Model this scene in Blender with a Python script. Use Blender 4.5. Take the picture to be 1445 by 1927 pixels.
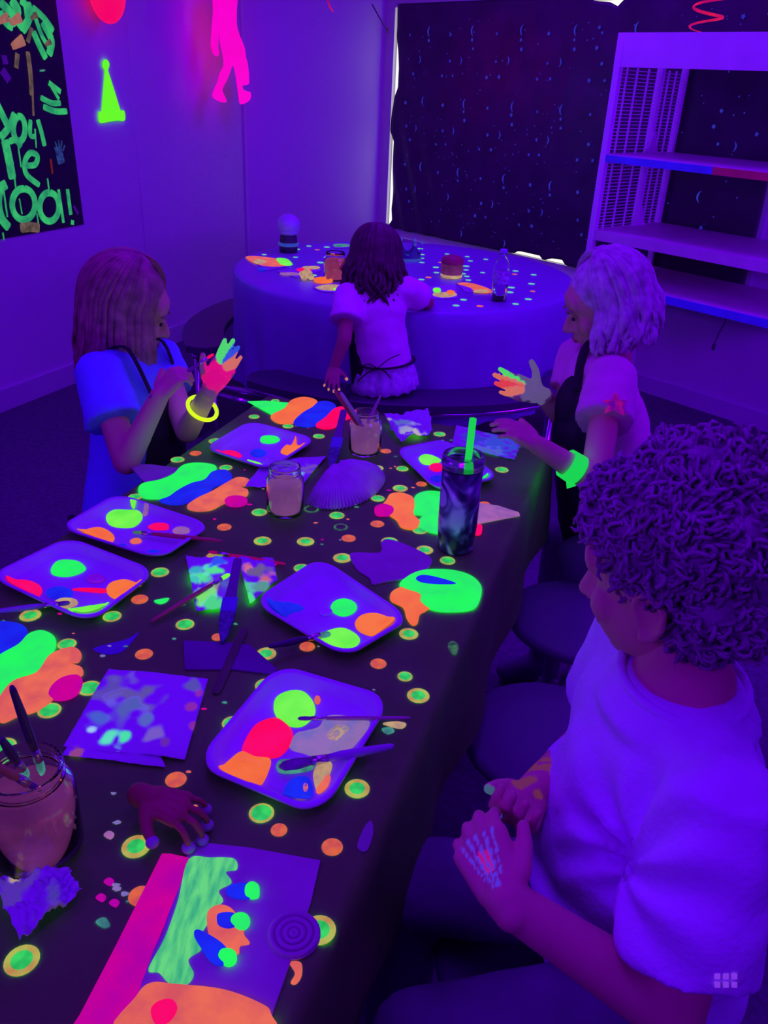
import bpy, bmesh, math, random
import numpy as np
from mathutils import Vector, Matrix, noise as mnoise

random.seed(7)
for o in list(bpy.data.objects):
    bpy.data.objects.remove(o)
sc = bpy.context.scene
COL = sc.collection

# ------------------------------------------------------------------ camera
IMG_W, IMG_H, FPX = 1445.0, 1927.0, 1567.0
PITCH, ROLL, CAM_H = math.radians(27.39), math.radians(-2.93), 1.5
_fwd = np.array([0, math.cos(PITCH), -math.sin(PITCH)])
_r0 = np.array([1.0, 0, 0]); _d0 = np.array([0, -math.sin(PITCH), -math.cos(PITCH)])
_right = math.cos(ROLL) * _r0 + math.sin(ROLL) * _d0
_down = -math.sin(ROLL) * _r0 + math.cos(ROLL) * _d0
cam_data = bpy.data.cameras.new('camera')
cam = bpy.data.objects.new('camera', cam_data); COL.objects.link(cam)
cam_data.sensor_fit = 'VERTICAL'; cam_data.sensor_height = 36.0
cam_data.lens = FPX / IMG_H * 36.0
cam_data.clip_start = 0.02
cam.matrix_world = Matrix(((_right[0], -_down[0], -_fwd[0], 0), (_right[1], -_down[1], -_fwd[1], 0),
                           (_right[2], -_down[2], -_fwd[2], CAM_H), (0, 0, 0, 1)))
sc.camera = cam

# ------------------------------------------------------------------ world, lamps, exposure
w = bpy.data.worlds.new('world'); sc.world = w; w.use_nodes = True
w.node_tree.nodes['Background'].inputs[0].default_value = (0.04, 0.0, 0.3, 1)
w.node_tree.nodes['Background'].inputs[1].default_value = 0.02
UV = (0.15, 0.0, 1.0)
def area(name, loc, size, sy, power, col=UV, rot=(0, 0, 0)):
    l = bpy.data.lights.new(name, 'AREA'); l.shape = 'RECTANGLE'; l.size = size; l.size_y = sy
    l.energy = power; l.color = col
    o = bpy.data.objects.new(name, l); COL.objects.link(o); o.location = loc; o.rotation_euler = rot
    return o
def aim(loc, tgt):
    return (Vector(tgt) - Vector(loc)).to_track_quat('-Z', 'Y').to_euler()
area('blacklight_tube_table', (0.1, 0.75, 2.52), 1.3, 0.35, 14, rot=(0, 0, 1.2))
area('blacklight_tube_middle', (-0.5, 2.5, 2.52), 1.3, 0.35, 24, rot=(0, 0, 1.2))
area('blacklight_tube_window', (0.3, 4.4, 2.52), 1.3, 0.35, 26, rot=(0, 0, -0.8))
area('blacklight_tube_shelf', (1.5, 2.6, 2.52), 1.3, 0.35, 20, rot=(0, 0, 1.2))
area('added_fill_left', (-1.5, -0.6, 2.1), 1.2, 0.25, 30, rot=aim((-1.5, -0.6, 2.1), (0.6, 2.6, .9)))  # added unseen fill from behind left, lifts the walls and the boy's cheek
area('added_fill_right', (2.4, 2.0, 1.2), 1.2, 0.25, 32, rot=aim((2.4, 2.0, 1.2), (1.3, 4.6, .4)))  # added unseen low fill, brightens the wall below the shelf boards
area('added_fill_drape', (2.2, -0.5, 1.9), 1.2, 0.25, 12, rot=aim((2.2, -0.5, 1.9), (0.2, 1.5, .5)))  # added unseen fill, lightens the hanging right side of the black cloth
sc.view_settings.view_transform = 'Standard'
sc.view_settings.look = 'None'
sc.view_settings.exposure = 0.0
sc.view_settings.gamma = 1.0
sc.view_settings.use_curve_mapping = False
sc.cycles.max_bounces = 6; sc.cycles.diffuse_bounces = 3; sc.cycles.transmission_bounces = 6
sc.cycles.use_adaptive_sampling = True; sc.cycles.adaptive_threshold = 0.05; sc.cycles.use_denoising = True

# ------------------------------------------------------------------ geometry helpers
def ray(px, py):
    return _right * (px - IMG_W / 2) + _down * (py - IMG_H / 2) + _fwd * FPX
CAMP = np.array([0, 0, CAM_H])
def at(px, py, z):
    r = ray(px, py); return CAMP + r * ((z - CAM_H) / r[2])
def dp(px, py, d):
    return CAMP + ray(px, py) * (d / FPX)
def onpl(px, py, n, D):
    r = ray(px, py); return CAMP + r * (D / (n[0] * r[0] + n[1] * r[1]))
TU = np.array([0.3044, 0.9526]); TN = np.array([0.9526, -0.3044])
def un(u, n, z):
    q = u * TU + n * TN; return np.array([q[0], q[1], z])
def vec(*a): return np.array(a, float)
def nrm(v):
    v = np.array(v, float); return v / np.linalg.norm(v)

WL = {}
def wloc(o): return WL.get(o.name, np.zeros(3))
def tag(o, label=None, cat=None, group=None, kind=None):
    if label: o['label'] = label
    if cat: o['category'] = cat
    if group: o['group'] = group
    if kind: o['kind'] = kind
    return o
def empty(name, loc, label=None, cat=None, group=None):
    o = bpy.data.objects.new(name, None); COL.objects.link(o); o.location = tuple(float(c) for c in loc)
    o.empty_display_size = 0.05
    WL[o.name] = np.array(loc, float); tag(o, label, cat, group); return o
def mesh(name, geo, mat, parent=None, smooth=False, loc=None, mats=None, fm=None):
    V, Fc = geo
    V = np.array(V, float)
    if loc is None:
        loc = wloc(parent) if parent is not None else np.array([V[:, 0].mean(), V[:, 1].mean(), V[:, 2].min()])
    loc = np.array(loc, float)
    me = bpy.data.meshes.new(name)
    me.from_pydata([tuple(v) for v in (V - loc)], [], [tuple(int(i) for i in q) for q in Fc]); me.update()
    for m in (mats or [mat]): me.materials.append(m)
    if fm is not None: me.polygons.foreach_set('material_index', fm)
    if smooth: me.polygons.foreach_set('use_smooth', [True] * len(me.polygons))
    o = bpy.data.objects.new(name, me); COL.objects.link(o)
    if parent is not None:
        o.parent = parent; o.location = tuple(loc - wloc(parent))
    else:
        o.location = tuple(loc)
    WL[o.name] = loc
    return o
def struct(name, geo, mat, smooth=False, parent=None, **k):
    o = mesh(name, geo, mat, parent, smooth, **k)
    if parent is None: o['kind'] = 'structure'
    return o
def join(*gs):
    V = []; Fc = []
    for v, f in gs:
        b = len(V); V += [tuple(x) for x in v]; Fc += [tuple(i + b for i in q) for q in f]
    return V, Fc
def box(c, s, ax=None):
    c = np.array(c, float); ax = ax if ax is not None else np.eye(3)
    ax = [np.array(a, float) for a in ax]
    V = [c + ax[0] * s[0] * i / 2 + ax[1] * s[1] * j / 2 + ax[2] * s[2] * k / 2 for i in (-1, 1) for j in (-1, 1) for k in (-1, 1)]
    return V, [(0, 1, 3, 2), (4, 6, 7, 5), (0, 4, 5, 1), (2, 3, 7, 6), (0, 2, 6, 4), (1, 5, 7, 3)]
def frame_of(d):
    d = nrm(d); a = vec(0, 0, 1) if abs(d[2]) < 0.9 else vec(1, 0, 0)
    x = nrm(np.cross(a, d)); return x, np.cross(d, x)
def tube(pts, r, n=8, flat=1.0):
    pts = [np.array(p, float) for p in pts]; m = len(pts)
    rs = r if hasattr(r, '__len__') else [r] * m
    V = []; Fc = []; x = None
    for i in range(m):
        t = nrm(pts[min(i + 1, m - 1)] - pts[max(i - 1, 0)])
        if x is None: x, y = frame_of(t)
        else:
            x = x - t * np.dot(x, t); x = nrm(x); y = np.cross(t, x)
        for k in range(n):
            a = 2 * math.pi * k / n
            V.append(pts[i] + rs[i] * (x * math.cos(a) + y * math.sin(a) * flat))
    for i in range(m - 1):
        for k in range(n):
            k2 = (k + 1) % n
            Fc.append((i * n + k, i * n + k2, (i + 1) * n + k2, (i + 1) * n + k))
    Fc.append(tuple(range(n - 1, -1, -1))); Fc.append(tuple((m - 1) * n + k for k in range(n)))
    return V, Fc
def lathe(c, prof, n=32):
    V = []; Fc = []; m = len(prof)
    for (r, z) in prof:
        for k in range(n):
            a = 2 * math.pi * k / n; V.append((c[0] + r * math.cos(a), c[1] + r * math.sin(a), c[2] + z))
    for i in range(m - 1):
        for k in range(n):
            k2 = (k + 1) % n; Fc.append((i * n + k, i * n + k2, (i + 1) * n + k2, (i + 1) * n + k))
    if prof[0][0] > 1e-6: Fc.append(tuple(range(n - 1, -1, -1)))
    if prof[-1][0] > 1e-6: Fc.append(tuple((m - 1) * n + k for k in range(n)))
    return V, Fc
def ell(c, r, ax=None, nu=16, nv=10):
    c = np.array(c, float); ax = [np.array(a, float) for a in (ax if ax is not None else np.eye(3))]
    V = [c + ax[2] * r[2]]; Fc = []
    for i in range(1, nv):
        t = math.pi * i / nv
        for k in range(nu):
            a = 2 * math.pi * k / nu
            V.append(c + ax[0] * r[0] * math.sin(t) * math.cos(a) + ax[1] * r[1] * math.sin(t) * math.sin(a) + ax[2] * r[2] * math.cos(t))
    V.append(c - ax[2] * r[2]); e = len(V) - 1
    for k in range(nu): Fc.append((0, 1 + k, 1 + (k + 1) % nu))
    for i in range(nv - 2):
        for k in range(nu):
            a = 1 + i * nu + k; b = 1 + i * nu + (k + 1) % nu
            Fc.append((a, a + nu, b + nu, b))
    for k in range(nu): Fc.append((1 + (nv - 2) * nu + (k + 1) % nu, 1 + (nv - 2) * nu + k, e))
    return V, Fc
def caps(p0, p1, r0, r1, n=14):
    p0 = np.array(p0, float); p1 = np.array(p1, float); d = p1 - p0; L = np.linalg.norm(d)
    t = d / L; pts = []; rs = []
    for i in range(5):
        a = math.pi / 2 * (1 - i / 4.0); pts.append(p0 - t * r0 * math.sin(a)); rs.append(max(r0 * math.cos(a), r0 * .02))
    for i in range(5):
        a = math.pi / 2 * i / 4.0; pts.append(p1 + t * r1 * math.sin(a)); rs.append(max(r1 * math.cos(a), r1 * .02))
    return tube(pts, rs, n)
def frus(p0, p1, r0, r1, n=18, flat=1.0, side=None):
    p0 = np.array(p0, float); p1 = np.array(p1, float); t = nrm(p1 - p0)
    if side is None: x, y = frame_of(t)
    else:
        x = np.array(side, float); x = nrm(x - t * np.dot(x, t)); y = np.cross(t, x)
    V = []; Fc = []
    for p, r in ((p0, r0), (p1, r1)):
        for k in range(n):
            a = 2 * math.pi * k / n; V.append(p + r * (x * math.cos(a) + flat * y * math.sin(a)))
    for k in range(n): Fc.append((k, (k + 1) % n, n + (k + 1) % n, n + k))
    Fc.append(tuple(range(n - 1, -1, -1))); Fc.append(tuple(n + k for k in range(n)))
    return V, Fc
def spline(pts, closed=True, sub=5):
    P = [np.array(p, float) for p in pts]; m = len(P); out = []
    for i in range(m if closed else m - 1):
        g = lambda j: P[j % m] if closed else P[min(max(j, 0), m - 1)]
        a, b, c, d = g(i - 1), g(i), g(i + 1), g(i + 2)
        for k in range(sub):
            t = k / sub
            out.append(0.5 * ((2 * b) + (c - a) * t + (2 * a - 5 * b + 4 * c - d) * t * t + (3 * b - a - 3 * c + d) * t ** 3))
    if not closed: out.append(P[-1])
    return out
def ccw(p):
    a = sum(p[i][0] * p[(i + 1) % len(p)][1] - p[(i + 1) % len(p)][0] * p[i][1] for i in range(len(p)))
    return p if a > 0 else p[::-1]
def slab(poly, z0, z1, bev=0.0):
    """closed outline (world x,y) -> solid piece with an eased top edge"""
    poly = ccw([(q[0], q[1]) for q in poly]); n = len(poly)
    P = np.array(poly); c = P.mean(0)
    if bev:
        nx = []
        for i in range(n):
            t = P[(i + 1) % n] - P[i - 1]; t = t / (np.linalg.norm(t) + 1e-12); nx.append((-t[1], t[0]))
        In = P + np.array(nx) * bev
        rings = [(P, z0), (P, z1 - bev * .7), (In, z1)]
    else: rings = [(P, z0), (P, z1)]
    V = []; Fc = []
    for R, z in rings: V += [(q[0], q[1], z) for q in R]
    for k in range(len(rings) - 1):
        for i in range(n):
            j = (i + 1) % n; Fc.append((k * n + i, k * n + j, (k + 1) * n + j, (k + 1) * n + i))
    Fc.append(tuple(range(n - 1, -1, -1))); Fc.append(tuple((len(rings) - 1) * n + i for i in range(n)))
    return V, Fc
def pxpoly(pts, z, sm=True, sub=5):
    W = [at(x, y, z)[:2] for x, y in pts]
    return spline(W, True, sub) if sm else W

# ------------------------------------------------------------------ materials
def s2l(c):
    return tuple((v / 255 / 12.92) if v / 255 <= 0.04045 else ((v / 255 + 0.055) / 1.055) ** 2.4 for v in c)
MT = {}
def node_mat(name):
    m = bpy.data.materials.new(name); m.use_nodes = True
    nt = m.node_tree; b = nt.nodes['Principled BSDF']; return m, nt, b
def diff(name, col, rough=0.6, spec=0.3, var=0.15, scale=12, bump=0.0, bscale=60, metal=0, sheen=0):
    m, nt, b = node_mat(name)
    tc = nt.nodes.new('ShaderNodeTexCoord'); nz = nt.nodes.new('ShaderNodeTexNoise')
    nz.inputs['Scale'].default_value = scale; nz.inputs['Detail'].default_value = 4
    nt.links.new(tc.outputs['Object'], nz.inputs['Vector'])
    rp = nt.nodes.new('ShaderNodeValToRGB')
    rp.color_ramp.elements[0].position = .3; rp.color_ramp.elements[1].position = .7
    rp.color_ramp.elements[0].color = (*[c * (1 - var) for c in col], 1); rp.color_ramp.elements[1].color = (*[min(1, c * (1 + var)) for c in col], 1)
    nt.links.new(nz.outputs['Fac'], rp.inputs[0]); nt.links.new(rp.outputs[0], b.inputs['Base Color'])
    b.inputs['Roughness'].default_value = rough; b.inputs['Specular IOR Level'].default_value = spec; b.inputs['Metallic'].default_value = metal
    if bump:
        n2 = nt.nodes.new('ShaderNodeTexNoise'); n2.inputs['Scale'].default_value = bscale; n2.inputs['Detail'].default_value = 5
        nt.links.new(tc.outputs['Object'], n2.inputs['Vector'])
        bp = nt.nodes.new('ShaderNodeBump'); bp.inputs['Strength'].default_value = bump; bp.inputs['Distance'].default_value = 0.01
        nt.links.new(n2.outputs['Fac'], bp.inputs['Height']); nt.links.new(bp.outputs[0], b.inputs['Normal'])
    MT[name] = m; return m
def glow(name, rgb, st=0.85, rgb2=None, scale=22, rough=0.4, stretch=None):
    """fluorescent paint / paper: gives off its own colour under the blacklight"""
    m, nt, b = node_mat(name); a = s2l(rgb); c2 = s2l(rgb2) if rgb2 else tuple(v * .82 for v in a)
    tc = nt.nodes.new('ShaderNodeTexCoord'); nz = nt.nodes.new('ShaderNodeTexNoise')
    nz.inputs['Scale'].default_value = scale; nz.inputs['Detail'].default_value = 3
    mp = nt.nodes.new('ShaderNodeMapping')
    if stretch: mp.inputs['Scale'].default_value = stretch
    nt.links.new(tc.outputs['Object'], mp.inputs[0]); nt.links.new(mp.outputs[0], nz.inputs['Vector'])
    rp = nt.nodes.new('ShaderNodeValToRGB'); rp.color_ramp.elements[0].position = .35; rp.color_ramp.elements[1].position = .62
    rp.color_ramp.elements[0].color = (*c2, 1); rp.color_ramp.elements[1].color = (*a, 1)
    nt.links.new(nz.outputs['Fac'], rp.inputs[0])
    b.inputs['Base Color'].default_value = (*[v * .12 for v in a], 1); b.inputs['Roughness'].default_value = rough
    b.inputs['Specular IOR Level'].default_value = .06
    nt.links.new(rp.outputs[0], b.inputs['Emission Color']); b.inputs['Emission Strength'].default_value = st
    MT[name] = m; return m
def painted(name, base, st=0.8, rough=0.6, bump=0.0, bscale=80, sss=0):
    """base stock with daubs of fluorescent paint stored per vertex in the 'paint' attribute"""
    m, nt, b = node_mat(name)
    at_ = nt.nodes.new('ShaderNodeAttribute'); at_.attribute_name = 'paint'
    mx = nt.nodes.new('ShaderNodeMix'); mx.data_type = 'RGBA'; mx.inputs[6].default_value = (*base, 1); mx.inputs[7].default_value = (.03, .03, .03, 1)
    nt.links.new(at_.outputs['Alpha'], mx.inputs[0]); nt.links.new(mx.outputs[2], b.inputs['Base Color']); b.inputs['Roughness'].default_value = rough
    b.inputs['Specular IOR Level'].default_value = .12
    nt.links.new(at_.outputs['Color'], b.inputs['Emission Color']); b.inputs['Emission Strength'].default_value = st
    if bump:
        tc = nt.nodes.new('ShaderNodeTexCoord'); n2 = nt.nodes.new('ShaderNodeTexNoise'); n2.inputs['Scale'].default_value = bscale
        nt.links.new(tc.outputs['Object'], n2.inputs['Vector'])
        bp = nt.nodes.new('ShaderNodeBump'); bp.inputs['Strength'].default_value = bump; bp.inputs['Distance'].default_value = .005
        nt.links.new(n2.outputs['Fac'], bp.inputs['Height']); nt.links.new(bp.outputs[0], b.inputs['Normal'])
    MT[name] = m; return m
def glassm(name, col=(1, 1, 1), rough=0.03, ior=1.35):
    m, nt, b = node_mat(name)
    b.inputs['Base Color'].default_value = (*col, 1); b.inputs['Roughness'].default_value = rough
    b.inputs['IOR'].default_value = ior; b.inputs['Transmission Weight'].default_value = 1.0
    MT[name] = m; return m

WALL = diff('wall_paint', (.70, .62, .70), .42, .5, .03, 2)
CEIL = diff('ceiling_paint', (.5, .5, .55), .8, .2, .03, 2)
FLOORM = diff('dark_carpet', (.13, .1, .15), .9, .1, .25, 60, .3, 200)
TRIM = diff('white_trim', (.6, .6, .63), .4, .5, .03, 5)
FRAME_M = diff('shelf_enamel', (.86, .78, .83), .35, .5, .05, 8)
SHELF_M = diff('shelf_laminate', (.72, .62, .62), .45, .4, .08, 10)
BLACKSHEET = diff('black_plastic_sheet', (.055, .03, .06), .32, .5, .25, 6, .35, 14)
CLOTHB = diff('black_plastic_tablecloth', (.10, .9, .044), .5, .11, .12, 8, .12, 9)
CLOTHV = diff('violet_plastic_tablecloth', (.3, .3, .55), .42, .4, .06, 4, .15, 10)
STOOLM = diff('violet_stool_plastic', (.14, .14, .18), .45, .4, .04, 5)
BENCHM = diff('dark_bench_laminate', (.07, .07, .09), .4, .4, .05, 6)
CHROME = diff('chrome_tube', (.75, .75, .78), .18, .5, .02, 5, metal=1)
DARKM = diff('dark_steel', (.06, .06, .07), .5, .4, .1, 10)
FOAM = diff('white_foam_tray', (.52, .45, .70), .5, .25, .03, 30)
FOAMC = diff('craft_foam', (.42, .42, .4), .8, .2, .08, 25)
FOAMCP = diff('pale_craft_foam', (.75, .7, .72), .8, .2, .08, 25)
PAPERV = painted('painted_paper', (.5, .5, .66), .85, .6, .3)
FILTERM = diff('coffee_filter_paper', (.62, .62, .66), .8, .1, .1, 30)
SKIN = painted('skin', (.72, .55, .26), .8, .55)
SKIN2 = painted('skin_tan', (.5, .27, .17), .8, .55)  # deeper tan skin tone, used for the small girl on the bench
SHIRTB = diff('blue_white_cotton', (.18, .4, .95), .8, .15, .06, 20, .3, 30)
SHIRTP = diff('pink_cotton', (.85, .35, .55), .8, .15, .08, 18, .3, 30)
SHIRTV = diff('white_cotton', (.78, .78, .95), .85, .1, .05, 18, .25, 120)
APRON = diff('black_apron', (.035, .03, .035), .8, .1, .2, 20, .2, 40)
PANTS = diff('dark_trousers', (.16, .15, .2), .85, .1, .1, 20, .2, 60)
RUFFLE = diff('pale_ruffle_skirt', (.75, .75, .9), .8, .1, .25, 60, .3, 60)
HAIRBR = diff('brown_hair', (.10, .055, .05), .5, .35, .4, 40)
HAIRLB = diff('light_brown_hair', (.36, .26, .15), .5, .35, .4, 40)
HAIRBL = diff('blonde_hair', (.6, .55, .55), .45, .4, .35, 40)
HAIRDK = diff('dark_curly_hair', (.30, .12, .27), .6, .25, .4, 30)
EYEM = diff('eye', (.03, .02, .03), .2, .5, .05, 5)
LIP = diff('lip', (.45, .16, .16), .5, .3, .05, 9)
G_GREEN = glow('neon_green', (35, 255, 92), .95, (40, 235, 105))
G_LIME = glow('neon_lime', (125, 255, 75), .95, (95, 240, 60))
G_ORANGE = glow('neon_orange', (255, 122, 55), .9, (250, 105, 60))
G_SALMON = glow('neon_salmon', (250, 115, 85), .85, (225, 90, 95), 30)
G_PINK = glow('neon_pink', (255, 5, 85), .95, (252, 10, 105))
G_MAG = glow('neon_magenta', (215, 0, 150), .85, (185, 0, 165))
G_BLUE = glow('neon_blue', (25, 45, 245), .85, (30, 30, 225))
G_TEAL = glow('pale_teal_paint', (90, 190, 165), .6, (60, 120, 120), 60)
G_MINT = glow('mint_streaked_paint', (110, 235, 130), .8, (60, 190, 130), 30, stretch=(4, 1, 1))
G_CREAM = glow('cream_paint', (225, 190, 130), .7, (190, 140, 130), 60)
G_LILAC = glow('milky_lilac_paint', (165, 125, 195), .7, (125, 120, 205), 40)
G_PALEP = glow('pale_pink_paint', (215, 130, 205), .55, (170, 110, 200), 30)
G_HOT = glow('neon_hot_pink_paper', (255, 0, 205), .95, (250, 0, 195), 5)
G_HAT = glow('neon_green_paper', (110, 255, 40), .95, (100, 255, 45), 5)
G_STRAW = glow('neon_green_plastic', (30, 235, 90), .8, (30, 225, 85), 5)
G_YEL = glow('yellow_light_stick', (225, 255, 30), 1.0, (205, 245, 25), 5)
G_RED = glow('red_pink_foil', (255, 30, 85), .7, (200, 10, 110), 12)
G_BALLOON = glow('neon_pink_rubber', (255, 0, 110), .9, (255, 20, 100), 4)
G_DULLG = glow('dull_poster_green', (60, 205, 115), .8, (40, 150, 105), 16)
G_BEIGE = glow('dull_poster_beige', (150, 120, 105), .55, (95, 80, 70), 25)
G_BLUEST = glow('blue_print', (62, 60, 215), .6, (50, 40, 200), 5)
G_DOTC = glow('dot_green', (65, 235, 105), .8, (40, 190, 90), 60)
G_DOTR = glow('dot_rim', (205, 215, 95), .7, (215, 150, 85), 40)
G_DOTO = glow('dot_orange', (240, 110, 65), .8, (215, 80, 85), 60)
G_DOTD = glow('dot_faded', (85, 150, 100), .55, (45, 70, 80), 90)
G_DOTW = glow('dot_white_green', (130, 245, 190), .7, (110, 230, 210), 30)
BLACKPOST = diff('black_poster_board', (.03, .02, .035), .6, .3, .2, 8)
GLASS = glassm('clear_glass'); PLASTICC = glassm('clear_plastic', (1, 1, 1), .08, 1.2)
LIQ = glow('cloudy_mauve_water', (150, 86, 158), .6, (128, 68, 145), 14)
LIQR = glow('cloudy_plum_water', (135, 52, 128), .55, (100, 34, 100), 14)
LIQP = glow('cloudy_pink_water', (190, 70, 110), .5, (165, 55, 110), 14)
WOODH = diff('orange_wood_handle', (.55, .25, .1), .5, .4, .1, 20)
REDH = diff('dark_red_handle', (.6, .05, .1), .4, .4, .05, 20)
PURPH = diff('purple_handle', (.35, .3, .5), .4, .4, .05, 20)
PINKH = glow('magenta_handle', (175, 0, 110), .6, (160, 0, 110), 6)
BLACKH = diff('black_handle', (.05, .04, .08), .4, .4, .05, 20)
FERR = diff('ferrule_metal', (.6, .55, .6), .3, .5, .05, 10, metal=1)
BRIST = diff('brush_bristle', (.2, .18, .25), .8, .1, .3, 90)

def set_paint(o, fn):
    me = o.data; a = me.color_attributes.new('paint', 'FLOAT_COLOR', 'POINT'); n = len(me.vertices)
    co = np.zeros(n * 3, np.float32); me.vertices.foreach_get('co', co); co = co.reshape(-1, 3) + wloc(o)
    C = np.zeros((n, 4), np.float32)
    fn(co, C); a.data.foreach_set('color', C.ravel())
def daub(co, C, p, r, rgb, st=1.0, seed=0.0, ragged=.45, soft=.06):
    d = np.linalg.norm((co - np.array(p)) / np.array(r), axis=1)
    idx = np.where(d < 1.6)[0]
    for i in idx:
        q = mnoise.noise(Vector((co[i] * 55 + seed).tolist()))
        k = min(1.0, max(0.0, (1.06 - d[i] - ragged * q) / soft))
        if k > 0: C[i, :3] = C[i, :3] * (1 - k) + np.array(s2l(rgb)) * st * k; C[i, 3] = max(C[i, 3] * (1 - k), .85 * k)

# ------------------------------------------------------------------ the room
def quadwall(name, a, b, z0, z1, th, mat, out):
    """wall slab from a to b (xy), inner face on the line, thickness to the 'out' side"""
    a = np.array(a, float); b = np.array(b, float); o = np.array(out, float) * th
    P = [a, b, b + o, a + o]
    V = [(*p, z0) for p in P] + [(*p, z1) for p in P]
    return struct(name, (V, [(3, 2, 1, 0), (4, 5, 6, 7), (0, 1, 5, 4), (1, 2, 6, 5), (2, 3, 7, 6), (3, 0, 4, 7)]), mat)
LA = math.radians(67.87); LD = np.array([math.cos(LA), math.sin(LA)]); LN = np.array([-math.sin(LA), math.cos(LA)]); LDD = 3.1397
BA = math.radians(-47.85); BD = np.array([math.cos(BA), math.sin(BA)]); BN = np.array([-math.sin(BA), math.cos(BA)]); BDD = 4.1167
def lw(s, z, off=0.0): q = LN * (LDD - off) + LD * s; return np.array([q[0], q[1], z])
def bw(s, z, off=0.0): q = BN * (BDD - off) + BD * s; return np.array([q[0], q[1], z])
corner1 = np.array([-1.02, 5.83]); sL1 = float(corner1 @ LD)
corner1 = lw(sL1, 0)[:2]
corner2 = bw(-4.78, 0)[:2]
CZ = 2.6
wl0 = lw(-3.2, 0)[:2]; br1 = bw(0.8, 0)[:2]
bk = np.array([0.3, -2.2])
floor_poly = [wl0, corner1, corner2, br1, np.array([2.9, -1.6]), np.array([-0.6, -2.6]) , wl0]
FP = ccw([tuple(p) for p in floor_poly[:-1]])
floor = struct('floor', slab([tuple(np.array(p) + nrm(np.array(p) - np.array([0, 2])) * .3) for p in FP], -0.12, 0.0), FLOORM)
ceil = struct('ceiling', slab([tuple(np.array(p) + nrm(np.array(p) - np.array([0, 2])) * .3) for p in FP], CZ, CZ + .12), CEIL)
quadwall('wall_left', wl0, corner1, 0, CZ, .12, WALL, LN)
mdir = nrm(corner2 - corner1); mn = np.array([-mdir[1], mdir[0]])
quadwall('wall_corner', corner1, corner2, 0, CZ, .12, WALL, mn)
# window wall, built round the opening
WS0, WS1, WZ0, WZ1 = -4.665, -2.0, 0.585, 1.915
def wbox(s0, s1, z0, z1, d0, d1):
    """box on the window wall: s along it, d into the room from its face"""
    P = [bw(s0, 0, d0)[:2], bw(s1, 0, d0)[:2], bw(s1, 0, d1)[:2], bw(s0, 0, d1)[:2]]
    V = [(*p, z0) for p in P] + [(*p, z1) for p in P]
    return V, [(3, 2, 1, 0), (4, 5, 6, 7), (0, 1, 5, 4), (1, 2, 6, 5), (2, 3, 7, 6), (3, 0, 4, 7)]
struct('wall_window', join(wbox(-4.78, WS0, 0, CZ, 0, -.12), wbox(WS1, .8, 0, CZ, 0, -.12), wbox(WS0, WS1, 0, WZ0, 0, -.12), wbox(WS0, WS1, WZ1, CZ, 0, -.12)), WALL)
pr_ = np.array([2.9, -1.6]); pb_ = np.array([-0.6, -2.6])
def autowall(name, a, b):
    d = nrm(np.array(b) - np.array(a)); n = np.array([d[1], -d[0]]); c = (np.array(a) + np.array(b)) / 2
    if np.dot(n, c - np.array([0, 1.5])) < 0: n = -n
    quadwall(name, a, b, 0, CZ, .12, WALL, n)
autowall('wall_right', br1, pr_); autowall('wall_back', pr_, pb_); autowall('wall_entrance', pb_, wl0)
def strip(name, a, b, z0, z1, th, inn, mat=None):
    a = np.array(a, float); b = np.array(b, float); o = np.array(inn, float) * th
    P = [a, b, b + o, a + o]; V = [(*p, z0) for p in P] + [(*p, z1) for p in P]
    return struct(name, (V, [(3, 2, 1, 0), (4, 5, 6, 7), (0, 1, 5, 4), (1, 2, 6, 5), (2, 3, 7, 6), (3, 0, 4, 7)]), mat or TRIM)
strip('baseboard_left', wl0, corner1, 0, .105, .014, -LN)
strip('baseboard_corner', corner1, corner2, 0, .105, .014, -mn)
strip('baseboard_window', corner2, br1, 0, .09, .014, -BN)
sx = onpl(246, 150, LN, LDD)[:2] @ LD
strip('trim_1', lw(sx, 0)[:2], lw(sx + .02, 0)[:2], .105, CZ, .004, -LN, WALL)
strip('trim_2', corner1 - LD * .012, corner1 + mdir * .012, .105, CZ, .012, -nrm(LN + mn), WALL)
# window: frame, daylight pane
win = struct('window_1', join(wbox(WS0 - .06, WS0, WZ0 - .06, WZ1 + .06, .018, -.10), wbox(WS1, WS1 + .06, WZ0 - .06, WZ1 + .06, .018, -.10),
             wbox(WS0, WS1, WZ1, WZ1 + .06, .018, -.10), wbox(WS0, WS1, WZ0 - .06, WZ0, .018, -.10)), TRIM)
m, nt, b = node_mat('daylight_behind_glass'); b.inputs['Base Color'].default_value = (.8, .8, .8, 1)
b.inputs['Emission Color'].default_value = (1, 1, .8, 1); b.inputs['Emission Strength'].default_value = 1.05
mesh('pane', wbox(WS0, WS1, WZ0, WZ1, -.012, -.022), m, win)
mesh('window_sill', wbox(WS0 - .08, WS1 + .08, WZ0 - .075, WZ0 - .055, .05, -.05), TRIM, win)

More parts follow.
